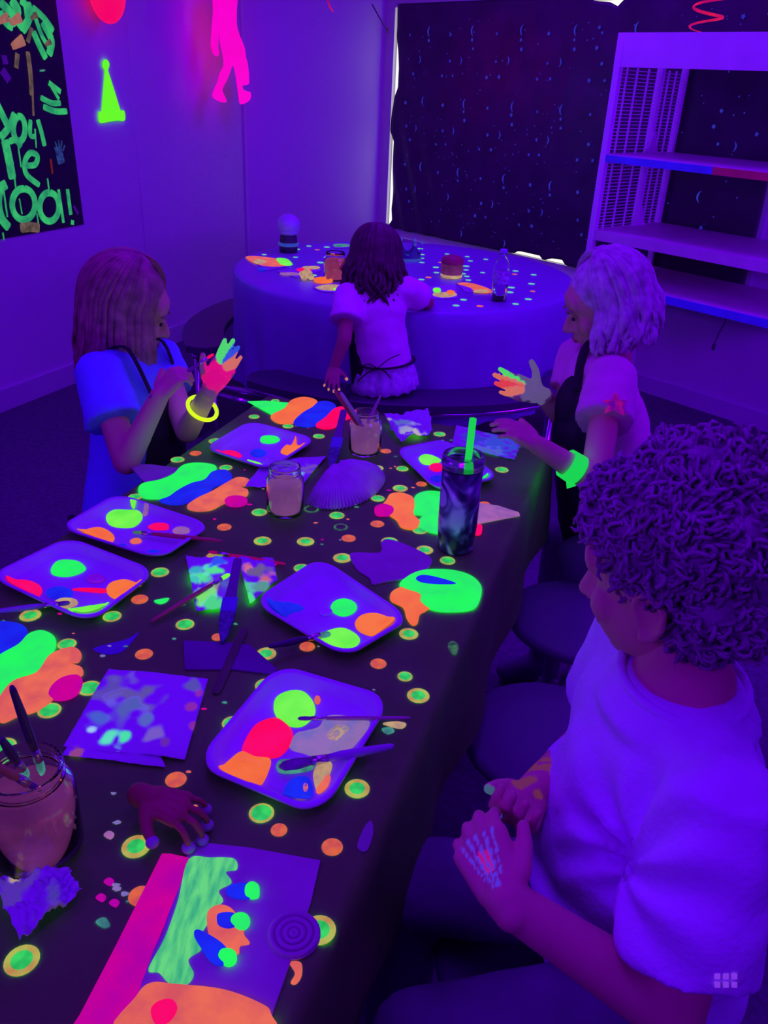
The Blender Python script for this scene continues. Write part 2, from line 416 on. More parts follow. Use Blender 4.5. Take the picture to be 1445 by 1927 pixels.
# ------------------------------------------------------------------ blackout sheet with printed moons and stars
def pxs(px, py, D=BDD - .02):
    P = onpl(px, py, BN, D); return float(P[:2] @ BD), float(P[2])
def interp(x, tab):
    for (a, va), (b_, vb) in zip(tab, tab[1:]):
        if a <= x <= b_: return va + (vb - va) * (x - a) / (b_ - a)
    return tab[0][1] if x < tab[0][0] else tab[-1][1]
LE = [pxs(x, y) for x, y in [(751, 8), (750, 25), (750, 50), (749, 70), (751, 95), (752, 130), (750, 165), (744, 180), (739, 215), (737, 245), (743, 265), (741, 330), (738, 390), (740, 412), (730, 426)]]
left_edge = sorted([(z, s) for s, z in LE])
TE = [pxs(x, y) for x, y in [(735, 8), (1110, -8), (1122, 2), (1150, 4), (1165, 12), (1180, -6), (1445, -12)]]
top_edge = sorted([(s, z) for s, z in TE])
BE = [pxs(x, y) for x, y in [(733, 428), (968, 477), (978, 472), (1018, 481), (1024, 490), (1040, 486), (1060, 489), (1066, 500), (1366, 556), (1378, 548), (1398, 562)]]
bot_edge = sorted([(s, z) for s, z in BE])
NS, NZ = 110, 90
V = []; SR = -1.96
for j in range(NZ + 1):
    for i in range(NS + 1):
        a = i / NS; t = j / NZ
        zg = .585 + t * (1.925 - .585)
        s0 = interp(zg, left_edge) if 0 < t < 1 else interp(zg, left_edge)
        s = s0 + a * (SR - s0)
        zb = interp(s, bot_edge); zt = interp(s, top_edge); z = zb + t * (zt - zb)
        wr = .006 * mnoise.noise(Vector((s * 3, z * 3, 0))) + .004 * mnoise.noise(Vector((s * 11, z * 6, 3)))
        k = math.exp(-((a - .06) / .09) ** 2) * math.exp(-((t - .12) / .3) ** 2)
        wr += .014 * k * math.sin((s * 34 + z * 13))
        V.append(bw(s, z, .030 + wr))
Fc = [(j * (NS + 1) + i, j * (NS + 1) + i + 1, (j + 1) * (NS + 1) + i + 1, (j + 1) * (NS + 1) + i) for j in range(NZ) for i in range(NS)]
sheet = mesh('blackout_sheet', (V, Fc), BLACKSHEET, smooth=True)
tag(sheet, 'black plastic sheet printed with blue moons and stars, hung over the window', 'curtain')
sd = sheet.modifiers.new('solid', 'SOLIDIFY'); sd.thickness = .0015
Z2 = lambda x, y: (700 + x / 1.94, y / 1.94)
moonsL = [(215, 115), (375, 112), (556, 110), (754, 110), (978, 102), (193, 370), (344, 380), (521, 390), (700, 402), (185, 610), (322, 630), (489, 654), (660, 680), (1205, 720)]
moonsR = [(168, 218), (317, 222), (489, 222), (678, 228), (153, 468), (289, 478), (457, 493), (633, 512), (150, 690), (270, 718), (431, 745), (611, 775), (318, 852), (475, 888), (1313, 535)]
stars = [(287, 126), (455, 123), (645, 123), (840, 120), (365, 146), (543, 146), (738, 146), (207, 148), (138, 128), (284, 223), (452, 225), (640, 231), (838, 233), (150, 270), (294, 277), (255, 277), (418, 283), (463, 281), (602, 289), (650, 288), (792, 294), (849, 294), (258, 384), (421, 395), (603, 408), (796, 418), (334, 408), (508, 420), (688, 435), (258, 478), (421, 493), (600, 510), (790, 527), (233, 527), (268, 527), (391, 545), (434, 547), (572, 565), (609, 566), (748, 584), (805, 586), (396, 652), (577, 675), (750, 702), (313, 660), (480, 685), (649, 712), (398, 743), (572, 770), (750, 803), (376, 788), (414, 793), (536, 821), (582, 825), (764, 857), (1275, 405), (1262, 526), (1247, 462), (1200, 832), (1404, 490), (1355, 60), (240, 630), (120, 600), (125, 690), (135, 735), (137, 510), (125, 460), (122, 375), (830, 100), (820, 175), (368, 178), (738, 180), (545, 180), (337, 440), (510, 455), (688, 468)]
def crescent(s, z, h, sgn):
    out = []; n = 9
    for i in range(n):
        a = -1.25 + 2.5 * i / (n - 1); out.append((-sgn * math.cos(a) * h * 1.05, math.sin(a) * h))
    for i in range(n - 1, -1, -1):
        a = -1.25 + 2.5 * i / (n - 1); out.append((-sgn * (math.cos(a) * h * .62 + .10 * h), math.sin(a) * h))
    n2 = len(out)
    V = [bw(s + x, z + y, .0415) for x, y in out] + [bw(s + x, z + y, .0425) for x, y in out]
    F2 = [tuple([i, (i + 1) % n2, n2 + (i + 1) % n2, n2 + i]) for i in range(n2)]
    m2 = n2 // 2
    for i in range(m2 - 1):
        F2.append((n2 + i, n2 + i + 1, n2 + n2 - 2 - i, n2 + n2 - 1 - i)); F2.append((n2 - 1 - i, n2 - 2 - i, i + 1, i))
    return V, F2
for lst, sg in ((moonsL, 1), (moonsR, -1)):
    for x, y in lst:
        px, py = Z2(x, y); s, z = pxs(px, py, BDD - .042); mesh('moon', crescent(s, z, .03 if sg > 0 else .024, sg), G_BLUEST, sheet)
for x, y in stars:
    px, py = Z2(x, y); s, z = pxs(px, py, BDD - .042)
    r = random.uniform(.009, .014)
    V = [bw(s + (r if k % 2 == 0 else r * .5) * math.cos(k * math.pi / 5), z + (r if k % 2 == 0 else r * .5) * math.sin(k * math.pi / 5), .0415) for k in range(10)]
    V += [np.array(v) - np.array([*BN, 0]) * .001 for v in V]
    mesh('star', (V, [tuple(range(10)), tuple(range(19, 9, -1))] + [(k, (k + 1) % 10, 10 + (k + 1) % 10, 10 + k) for k in range(10)]), G_BLUEST, sheet)
gs = []
for k in range(230):
    s = random.uniform(-4.5, -2.05); z = random.uniform(.66, 1.87); r = random.uniform(.0018, .0034)
    gs.append(wbox(s - r, s + r, z - r, z + r, .0415, .0425))
o = mesh('star_specks', join(*gs), G_BLUEST, sheet); o['kind'] = 'stuff'

# ------------------------------------------------------------------ store shelf unit in front of the window
FRD = BDD - 3.5     # room-side offset of its front
SX0, SX1 = -2.50, -1.36
unit = empty('shelf_unit', bw((SX0 + SX1) / 2, 0, .35), 'tall white open shelf unit with wire grid side standing before the window', 'shelf')
def sbox(s0, s1, z0, z1, d0, d1): return wbox(s0, s1, z0, z1, d0, d1)
for s0 in (SX0, SX1):
    for d0, wd in ((FRD - .025, .05), (.25, .045), (.05, .03)):
        mesh('post', sbox(s0, s0 + .03, 0, 1.70, d0, d0 + wd * .6), FRAME_M, unit)
mesh('valance', sbox(SX0 - .005, SX1 + .04, 1.598, 1.73, FRD - .03, FRD), FRAME_M, unit)
mesh('top_board', sbox(SX0, SX1 + .03, 1.70, 1.728, .02, FRD - .03), FRAME_M, unit)
for nm, z0, z1 in (('shelf_board', 1.215, 1.245), ('shelf_board', .865, .91), ('shelf_board', .655, .69)):
    sb = mesh(nm, sbox(SX0, SX1 + .03, z0, z1, .05, FRD), SHELF_M, unit)
    if z0 != .865:
        ss = (SX0, -2.28, SX1 + .03) if z0 < 1 else (SX0, -1.93, SX1 + .03)
        ca, cb = (('red_strip', 'blue_strip') if z0 < 1 else ('blue_strip', 'red_strip'))
        cm = {'red_strip': diff('red_edge_tape', (.75, .1, .12), .5), 'blue_strip': diff('blue_edge_tape', (.12, .3, .75), .5)}
        mesh(ca, sbox(ss[0], ss[1], z0 - .004, z1 - .004, FRD, FRD + .004), cm[ca], sb)
        mesh(cb, sbox(ss[1], ss[2], z0 - .004, z1 - .004, FRD, FRD + .004), cm[cb], sb)
# side grid wires (left side), each a rod between posts
for k in range(46):
    z = .92 + k * .0148
    if abs(z - 1.23) < .022: continue
    mesh('grid_wire', sbox(SX0 + .012, SX0 + .016, z, z + .0035, .07, FRD - .01), FRAME_M, unit)
for d in (.13, .19, .36, .45, .53):
    mesh('grid_upright', sbox(SX0 + .010, SX0 + .018, .9, 1.6, d, d + .006), FRAME_M, unit)
for z in (1.245, .91):   # flared shelf bracket at the middle post
    V = [bw(SX0 + .03, z, .20), bw(SX0 + .03, z, .33), bw(SX0 + .03, z + .03, .285), bw(SX0 + .03, z + .09, .272), bw(SX0 + .03, z + .09, .25), bw(SX0 + .03, z + .03, .235)]
    n6 = len(V); V = V + [v + np.array([*BD, 0]) * .008 for v in V]
    mesh('bracket', (V, [tuple(range(n6 - 1, -1, -1)), tuple(range(n6, 2 * n6))] + [(i, (i + 1) % n6, n6 + (i + 1) % n6, n6 + i) for i in range(n6)]), FRAME_M, unit)
s_, z_ = pxs(1365, 612, 3.62)
wc = [bw(s_, .66, .5), bw(s_ - .005, .6, .5), bw(s_ - .02, .55, .5), bw(s_ - .03, .50, .5)]
cord = mesh('cord', join(tube(wc, .003, 6), lathe(wc[-1] - vec(0, 0, .03), [(.004, 0), (.008, .006), (.008, .024), (.004, .032)], 10)), DARKM)
tag(cord, 'short black cord with a plug dangling below the lowest shelf board', 'cord')

# ------------------------------------------------------------------ long table, cloth, stools
TZ = .742
TL0, TL1, TN0, TN1 = -.45, 1.9, -.948, -.195
lt = empty('long_table', un(.7, -.57, 0), 'long narrow folding table under the black dotted cloth', 'table')
def ubox(u0, u1, n0, n1, z0, z1):
    P = [un(u0, n0, 0)[:2], un(u0, n1, 0)[:2], un(u1, n1, 0)[:2], un(u1, n0, 0)[:2]]
    V = [(*p, z0) for p in P] + [(*p, z1) for p in P]
    return V, [(3, 2, 1, 0), (4, 5, 6, 7), (0, 1, 5, 4), (1, 2, 6, 5), (2, 3, 7, 6), (3, 0, 4, 7)]
mesh('table_top', ubox(TL0 + .01, TL1 - .01, TN0 + .01, TN1 - .01, .705, TZ - .006), SHELF_M, lt)
for u in (-.1, .72, 1.54):
    for n in (-.75, -.4):
        mesh('leg', tube([un(u, n, .706), un(u, n, .0)], .018, 10), CHROME, lt)
    mesh('crossbar', tube([un(u, -.75, .3), un(u, -.4, .3)], .014, 8), CHROME, lt)
# cloth: loft of a cross-section along the table
sec = []
HEM = .5
for k in range(8): sec.append((TN0 - .012 + .002 * k / 7, HEM + (TZ - .012 - HEM) * k / 7, 1))
sec += [(TN0 - .004, TZ - .004, 0), (TN0 + .004, TZ, 0)]
for k in range(1, 16): sec.append((TN0 + .004 + (TN1 - TN0 - .008) * k / 16, TZ, 0))
sec += [(TN1 - .006, TZ, 0), (TN1 + .002, TZ - .003, 0), (TN1 + .008, TZ - .012, 0)]
for k in range(1, 9): sec.append((TN1 + .009 + .010 * k / 8, TZ - .012 - (TZ - .012 - HEM) * k / 8, 1))
NU = 90; V = []; m_ = len(sec)
for i in range(NU + 1):
    u = TL0 + (TL1 - TL0) * i / NU
    for (n, z, dr) in sec:
        hang = max(0, (TZ - z) / (TZ - HEM)); sg = 1 if n > -.5 else -1
        wv = sg * hang * (.010 * math.sin(u * 17 + sg) + .006 * mnoise.noise(Vector((u * 6, z * 3, sg)))) if dr else 0
        V.append(un(u, n + wv, z + (0 if dr else .0)))
Fc = [(i * m_ + k, i * m_ + k + 1, (i + 1) * m_ + k + 1, (i + 1) * m_ + k) for i in range(NU) for k in range(m_ - 1)]
b0 = len(V)   # far-end drop
for j in range(1, 8):
    for (n, z, dr) in sec:
        h = j / 7; V.append(un(TL1 + .008 + .012 * h + h * .012 * math.sin(n * 22), n, min(z, TZ - .006 - (TZ - HEM) * h * (.95 if not dr else 1)) if not dr else z))
top = NU * m_
for j in range(7):
    ra = top if j == 0 else b0 + (j - 1) * m_; rb = b0 + j * m_
    for k in range(m_ - 1): Fc.append((ra + k, ra + k + 1, rb + k + 1, rb + k))
cloth = mesh('tablecloth', (V, Fc), CLOTHB, smooth=True)
tag(cloth, 'black plastic tablecloth with neon polka dots over the long table', 'tablecloth')
ZC = TZ + .0005
# dots printed on the cloth
dots_g = [(518, 754), (478, 784), (542, 802), (600, 821), (405, 830), (425, 880), (827, 817), (944, 884), (711, 938), (488, 964), (634, 970), (567, 1069), (404, 1047), (733, 1019), (842, 1055), (790, 998), (254, 935), (334, 865), (301, 1077), (348, 1175), (211, 1160), (126, 1212), (500, 1290), (437, 1361), (492, 1530), (169, 1295), (6, 1405), (757, 882), (762, 1273), (93, 1337)]
dots_r = [(709, 881), (753, 919), (494, 1018), (575, 1019), (644, 1050), (799, 1035), (57, 1158), (769, 1193), (501, 1230), (787, 1309), (672, 1484), (256, 1593), (41, 1807), (601, 1750)]
dots_o = [(726, 849), (368, 853), (808, 840), (793, 911), (422, 992), (710, 986), (656, 1013), (912, 949), (263, 1128), (271, 1231), (712, 1249), (578, 1217), (410, 1199), (331, 1467), (625, 1594), (264, 1686), (525, 1562), (400, 1048)]
dots_d = [(586, 958), (641, 992)]
def discmesh(name, r, h, inner, mats):
    n = 20; V = []; Fc = []; fm = []
    for rr, z in ((r, 0), (r * .97, h), (r * inner, h)):
        V += [(rr * math.cos(2 * math.pi * k / n), rr * math.sin(2 * math.pi * k / n), z) for k in range(n)]
    for j in range(2):
        for k in range(n):
            k2 = (k + 1) % n; Fc.append((j * n + k, j * n + k2, (j + 1) * n + k2, (j + 1) * n + k)); fm.append(1)
    Fc.append(tuple(2 * n + k for k in range(n))); fm.append(0)
    me = bpy.data.meshes.new(name); me.from_pydata(V, [], Fc); me.update()
    for m in mats: me.materials.append(m)
    me.polygons.foreach_set('material_index', fm); return me
DM = {'g': discmesh('dot_green', .0145, .0007, .8, [G_DOTC, G_DOTR]), 'r': discmesh('dot_ring', .0155, .0007, .62, [G_DOTC, G_DOTR]),
      'o': discmesh('dot_orange', .0125, .0007, .8, [G_DOTO, G_DOTO]), 'd': discmesh('dot_faded', .0145, .0007, .7, [CLOTHB, G_DOTD]),
      'w': discmesh('dot_pale', .0135, .0007, .8, [G_DOTW, G_DOTW]), 'wo': discmesh('dot_pale_orange', .0125, .0007, .8, [G_SALMON, G_SALMON])}
def dot(key, px, py, z, parent, sc_=1.0):
    o = bpy.data.objects.new('dot', DM[key]); COL.objects.link(o); o.parent = parent
    o.location = tuple(at(px, py, z) - wloc(parent)); o.scale = (sc_, sc_, 1); o.rotation_euler = (0, 0, random.uniform(0, 6))
    return o
for k, L in (('g', dots_g), ('r', dots_r), ('o', dots_o), ('d', dots_d)):
    for x, y in L: dot(k, x, y, ZC, cloth, .75 if (x, y) in [(762, 1273), (525, 1562), (410, 1199), (518, 754)] else random.uniform(.92, 1.08))
# loose drips and specks of paint on the cloth
gsets = {}
for k in range(120):
    u = random.uniform(.35, 1.85); n = random.uniform(TN0 + .05, TN1 - .04); r = random.uniform(.0012, .0034)
    a = random.uniform(0, 3); p = un(u, n, 0)
    pl = [(p[0] + r * random.uniform(.6, 1.6) * math.cos(t + a) * 1.3, p[1] + r * random.uniform(.6, 1.2) * math.sin(t + a)) for t in np.linspace(0, 2 * math.pi, 7)[:-1]]
    gsets.setdefault(random.choice(['s', 'l', 't', 'p']), []).append(slab(pl, TZ, ZC + .0004))
for k, mm in (('s', G_SALMON), ('l', G_LILAC), ('t', G_TEAL), ('p', G_MAG)):
    o = mesh('paint_specks', join(*gsets[k]), mm, cloth); o['kind'] = 'stuff'
def smear(pts, mm, z=None, h=.0008, parent=None, name='paint_smear', sub=4):
    z = z or TZ
    return mesh(name, slab(pxpoly(pts, z, True, sub), z, z + h), mm, parent or cloth)
smear([(175, 1222), (205, 1212), (240, 1203), (262, 1190), (245, 1212), (228, 1228), (200, 1232)], diff('dull_blue_paint', (.12, .2, .4), .7))
smear([(545, 1812), (566, 1812), (568, 1835), (558, 1852), (547, 1850), (555, 1832)], G_SALMON)
smear([(684, 1560), (698, 1545), (702, 1568), (690, 1602), (672, 1594)], diff('dull_teal_paint', (.25, .5, .25), .7))
smear([(720, 1362), (745, 1358), (764, 1362), (758, 1371), (742, 1370)], G_CREAM)
smear([(718, 1372), (735, 1369), (742, 1377), (728, 1382)], G_TEAL)
smear([(843, 1213), (852, 1207), (862, 1215), (858, 1232), (848, 1228)], G_DOTD)
for q in [(205, 1572), (190, 1690), (205, 1660), (215, 1700)]:
    smear([(q[0] - 10, q[1]), (q[0], q[1] - 8), (q[0] + 10, q[1] - 2), (q[0] + 3, q[1] + 8)], G_MAG if q[1] > 1600 else G_PALEP)
smear([(180, 1735), (197, 1727), (207, 1742), (195, 1747)], G_TEAL)
smear([(290, 1131), (305, 1127), (318, 1126), (312, 1134), (300, 1137)], G_GREEN)

def stool(u, n, label):
    c = un(u, n, 0)
    r = empty('round_stool', c, label, 'stool', 'round violet stools beside the long table')
    mesh('seat', lathe(vec(c[0], c[1], .4), [(.02, 0), (.150, 0), (.160, .010), (.160, .024), (.150, .031), (.08, .033), (.001, .033)], 36), STOOLM, r, True)
    mesh('stem', tube([vec(c[0], c[1], .40), vec(c[0], c[1], .06)], .022, 12), CHROME, r, True)
    mesh('base', lathe(vec(c[0], c[1], 0), [(.16, 0), (.16, .012), (.06, .03), (.024, .06)], 30), CHROME, r, True)
    return r
stool(1.66, -.05, 'violet round stool farthest along, behind the curly-haired boy')
stool(1.24, -.05, 'violet round stool in the middle, just past the boy\'s right arm')
stool(.80, .02, 'violet round stool the curly-haired boy sits on')
stool(1.62, -1.20, 'violet round stool under the girl in the blue shirt')
stool(1.98, .02, 'violet round stool under the blonde girl in the pink shirt')
# floor crossbar glints under the stools
for (a, b_) in (((905, 1300), (950, 1312)), ((1040, 1282), (1085, 1266))):
    A = at(*a, .12); B = at(*b_, .12)
    o = mesh('floor_rail', tube([A, (A + B) / 2 - vec(0, 0, .004), B], .008, 8), CHROME, lt)

# ------------------------------------------------------------------ round table
RC = np.array([.04, 3.84]); RR = .76
rt = empty('round_table', vec(*RC, 0), 'round table under a violet cloth in the far corner by the window', 'table')
mesh('table_top', lathe(vec(*RC, .705), [(.001, 0), (RR - .015, 0), (RR - .01, .028), (.001, .03)], 48), SHELF_M, rt)
mesh('pedestal', lathe(vec(*RC, 0), [(.3, 0), (.3, .02), (.05, .05), (.04, .7)], 24), CHROME, rt, True)
V = []; Fc = []; NA = 160
rings = [(0.001, .742), (.3, .742), (.6, .742), (RR - .015, .742), (RR, .738), (RR + .006, .728)] + [(RR + .01, .728 - .055 * k) for k in range(1, 9)]
for j, (r, z) in enumerate(rings):
    for k in range(NA):
        a = 2 * math.pi * k / NA; h = max(0, (.735 - z) / .45)
        f_ = h * (.030 * abs(math.sin(a * 6.5 + .7)) ** .6 + .016 * math.sin(a * 7 + 2) + .012 * math.sin(a * 31)) - h * .03
        V.append((RC[0] + (r + f_) * math.cos(a), RC[1] + (r + f_) * math.sin(a), z))
for j in range(len(rings) - 1):
    for k in range(NA): Fc.append((j * NA + k, j * NA + (k + 1) % NA, (j + 1) * NA + (k + 1) % NA, (j + 1) * NA + k))
Fc = [q[::-1] for q in Fc]; Fc.append(tuple(range(NA)))
rcl = mesh('tablecloth', (V, Fc), CLOTHV, smooth=True)
tag(rcl, 'violet plastic tablecloth with pale neon dots draped over the round table', 'tablecloth')
RZ = .7425
rd = [(556, 484), (497, 479), (559, 469), (581, 463), (615, 465), (603, 494), (614, 484), (655, 511), (791, 468), (794, 479), (794, 486), (794, 494), (841, 478), (879, 483), (885, 491), (914, 488), (820, 503), (821, 513), (877, 501), (877, 508), (870, 515), (878, 520), (881, 527), (908, 513), (970, 510), (1004, 517), (1000, 534), (994, 563), (962, 541), (959, 550), (970, 572), (872, 564), (858, 575), (793, 526), (589, 518)]
rdo = [(597, 470), (829, 494), (968, 516), (1002, 548), (903, 576), (806, 522)]
for x, y in rd: dot('w', x, y, RZ, rcl, random.uniform(.85, 1.25))
for x, y in rdo: dot('wo', x, y, RZ, rcl, random.uniform(.85, 1.15))
# curved benches on the round table
def bench(a0, a1, label):
    ac = (a0 + a1) / 2
    P = lambda a, r, z: vec(RC[0] + r * math.sin(a), RC[1] - r * math.cos(a), z)
    root = empty('curved_bench', P(ac, .94, 0), label, 'bench', 'curved benches around the round table')
    n = 18; ri, ro = .815, 1.0
    out = []
    for k in range(n + 1): out.append(P(a0 + (a1 - a0) * k / n, ro, 0)[:2])
    for k in range(1, 5): 
        t = k / 5; r = ro + (ri - ro) * t; out.append(P(a1 + .06 * math.sin(math.pi * t), r, 0)[:2])
    for k in range(n, -1, -1): out.append(P(a0 + (a1 - a0) * k / n, ri, 0)[:2])
    for k in range(1, 5):
        t = k / 5; r = ri + (ro - ri) * t; out.append(P(a0 - .06 * math.sin(math.pi * t), r, 0)[:2])
    mesh('seat', slab(out, .435, .465, .004), BENCHM, root)
    for a in (a0 + .12, a1 - .12):
        mesh('leg', tube([P(a, .94, .436), P(a, .94, .05), P(a, .96, .012)], .016, 10), CHROME, root, True)
        mesh('support_tube', tube([P(a, .94, .41), P(a, .6, .35), P(a, .3, .3)], .014, 10), CHROME, root, True)
    mesh('rail', tube([P(a0 + (a1 - a0) * k / 8, .96, .415) for k in range(9)], .013, 8), CHROME, root, True)
    return root
bench(math.radians(-36), math.radians(46), 'dark curved bench nearest the camera with a small girl on it')
bench(math.radians(-128), math.radians(-66), 'dark curved bench by the left wall')
bench(math.radians(54), math.radians(86), 'dark curved bench on the shelf side of the round table')
A = at(398, 722, .30); B = at(470, 738, .30); C_ = at(520, 745, .30)
r2 = empty('bench_frame', at(460, 735, .0), 'two chrome tubes of a bench frame near the far end of the long table', 'frame')
mesh('tube', tube(spline([A, (A + B) / 2, B, C_], False, 4), .013, 10), CHROME, r2, True)
A = at(390, 735, .26); B = at(470, 758, .26)
mesh('tube', tube([A, (A + B) / 2 + vec(0, -.004, 0), B], .012, 10), CHROME, r2, True)
for q in (at(405, 724, .30), at(405, 740, .26)):
    mesh('upright', tube([q, vec(q[0], q[1], 0)], .012, 10), CHROME, r2, True)

# ------------------------------------------------------------------ things on the long table
def bil(c4, a, b):
    P = [np.array(q) for q in c4]; return (P[0] * (1 - a) + P[1] * a) * (1 - b) + (P[3] * (1 - a) + P[2] * a) * b
def tray(corners, label, blobs=(), rnd=.2):
    """foam tray; corners in order round the rim, blobs = (points in tray u,v, material)"""
    C4 = [at(x, y, TZ + .008)[:2] for x, y in corners]
    out = []; R = rnd
    for (ca, cb), a0 in (((1 - R, 1 - R), 0), ((R, 1 - R), 90), ((R, R), 180), ((1 - R, R), 270)):
        for k in range(7):
            t = math.radians(a0 + 15 * k); out.append((ca + R * math.cos(t), cb + R * math.sin(t)))
    ctr = bil(C4, .5, .5)
    if True:
        rings = [(1.0, .0135), (1.0, .0165), (.965, .0175), (.92, .015), (.83, .004), (.80, .003), (.4, .003)]
    V = []; n = len(out)
    for sc_, z in [(.84, 0.0)] + [(.97, .0125)] + rings:
        for a, b in out:
            q = bil(C4, .5 + (a - .5) * sc_, .5 + (b - .5) * sc_); V.append((q[0], q[1], TZ + .0008 + z))
    m = len(rings) + 2; Fc = []
    for j in range(m - 1):
        for k in range(n): Fc.append((j * n + k, j * n + (k + 1) % n, (j + 1) * n + (k + 1) % n, (j + 1) * n + k))
    Fc.append(tuple(range(n - 1, -1, -1))); Fc.append(tuple((m - 1) * n + k for k in range(n)))
    A = sum(out[i][0] * out[(i + 1) % n][1] - out[(i + 1) % n][0] * out[i][1] for i in range(n))
    root = empty('foam_tray', vec(ctr[0], ctr[1], TZ), label, 'tray', 'foam paint trays on the long table')
    mesh('tray_body', (V, Fc), FOAM, root, True)
    o0 = C4[0]; M2 = np.linalg.inv(np.array([C4[1] - C4[0] + C4[2] - C4[3], C4[3] - C4[0] + C4[2] - C4[1]]).T * .5)
    def follow(x, y):
        """keep paint inside the rim and let it run up the sloping side"""
        q = M2 @ (np.array([x, y]) - ctr) * 2; k = (abs(q[0]) ** 5 + abs(q[1]) ** 5) ** .2
        if k > .93:
            d = (np.array([x, y]) - ctr) * (.93 / k); x, y = ctr + d; k = .93
        return x, y, np.interp(k, [0, .79, .83, .92, .965], [.0, .0, .0012, .0122, .0147])
    for pts, mm in blobs:
        blob(pts, mm, root, TZ + .0040, .0030, follow=follow)
    return root
def blob(pts, mm, parent, z, h=.0035, name='paint_blob', sub=5, follow=None):
    """thick puddle of paint, traced on the plane it lies on"""
    P = np.array(ccw([tuple(q) for q in pxpoly(pts, z, True, sub)])); c = P.mean(0); n = len(P)
    V = []; Fc = []
    for k, zz in ((1.0, 0), (.97, .5 * h), (.88, .9 * h), (.6, h), (.3, h)):
        for q in P:
            x, y = c[0] + (q[0] - c[0]) * k, c[1] + (q[1] - c[1]) * k; dz = 0
            if follow: x, y, dz = follow(x, y)
            V.append((x, y, z + zz + dz))
    for j in range(4):
        for i in range(n): Fc.append((j * n + i, j * n + (i + 1) % n, (j + 1) * n + (i + 1) % n, (j + 1) * n + i))
    Fc.append(tuple(range(n - 1, -1, -1))); Fc.append(tuple(4 * n + i for i in range(n)))
    return mesh(name, (V, Fc), mm, parent, True)
def ov(x, y, rx, ry, k=0.0, n=8, j=.12):
    rnd = random.Random(int(x * 7 + y)); return [(x + rx * math.cos(t) * (1 + rnd.uniform(-j, j)) + k * ry * math.sin(t), y + ry * math.sin(t) * (1 + rnd.uniform(-j, j))) for t in np.linspace(0, 2 * math.pi, n + 1)[:-1]]
tray([(383, 850), (470, 798), (597, 832), (506, 890)], 'foam paint tray at the far end with pink, green and orange puddles',
     [(ov(507, 828, 19, 8), G_GREEN), ([(528, 852), (538, 838), (546, 840), (556, 828), (560, 838), (574, 844), (552, 857)], G_ORANGE), (ov(431, 858, 23, 10), G_PINK), (ov(485, 853, 15, 8), G_BLUE), (ov(481, 878, 18, 5), G_LIME)])
tray([(110, 1000), (222, 935), (400, 995), (302, 1060)], 'foam paint tray on the left edge with a dark red brush lying in it',
     [([(200, 970), (215, 960), (240, 960), (262, 962), (268, 976), (252, 992), (222, 993), (204, 986)], G_LIME), (ov(252, 951, 6, 7), G_LIME), ([(145, 1010), (165, 996), (190, 993), (212, 1005), (214, 1018), (195, 1028), (170, 1022)], G_ORANGE),
      (ov(300, 992, 20, 7), G_PINK), (ov(341, 999, 18, 7), G_PALEP), (ov(289, 1044, 15, 9), G_BLUE), (ov(256, 1019, 12, 5, -.4), G_SALMON), (ov(228, 1028, 10, 3), G_BLUE), ([(268, 968), (278, 952), (286, 952), (276, 970)], G_PALEP)])
tray([(-22, 1092), (130, 1018), (297, 1083), (170, 1182)], 'foam paint tray at the left edge with pink, green and orange puddles',
     [([(96, 1070), (108, 1056), (130, 1054), (150, 1058), (162, 1070), (150, 1080), (125, 1086), (100, 1082)], G_GREEN), ([(2, 1105), (20, 1094), (50, 1092), (75, 1102), (78, 1118), (55, 1132), (20, 1128), (4, 1118)], G_PINK),
      ([(200, 1108), (210, 1096), (235, 1091), (258, 1098), (270, 1108), (245, 1128), (225, 1130), (206, 1122)], G_ORANGE), ([(128, 1166), (140, 1150), (170, 1140), (200, 1142), (208, 1152), (190, 1168), (155, 1176)], G_LIME),
      (ov(112, 1117, 26, 12), G_BLUE), (ov(125, 1135, 24, 9), G_CREAM), (ov(180, 1090, 18, 9), diff('thin_magenta_wash', (.9, .2, .6), .4)), ([(135, 1110), (165, 1108), (200, 1110), (196, 1116), (165, 1114)], G_PINK)])
tray([(474, 1140), (602, 1056), (774, 1172), (650, 1246)], 'foam paint tray in the middle with lime paint and a black brush',
     [(ov(646, 1143, 25, 16), G_GREEN), ([(668, 1172), (680, 1158), (705, 1154), (730, 1162), (742, 1176), (720, 1194), (700, 1198), (675, 1188)], G_ORANGE), ([(500, 1140), (525, 1134), (555, 1136), (572, 1146), (545, 1156), (530, 1166), (512, 1152)], G_BLUE),
      ([(600, 1200), (615, 1188), (645, 1182), (672, 1195), (676, 1210), (655, 1228), (630, 1228), (612, 1214)], G_LIME), (ov(613, 1153, 13, 8), diff('dull_violet_puddle', (.6, .7, .8), .3))])
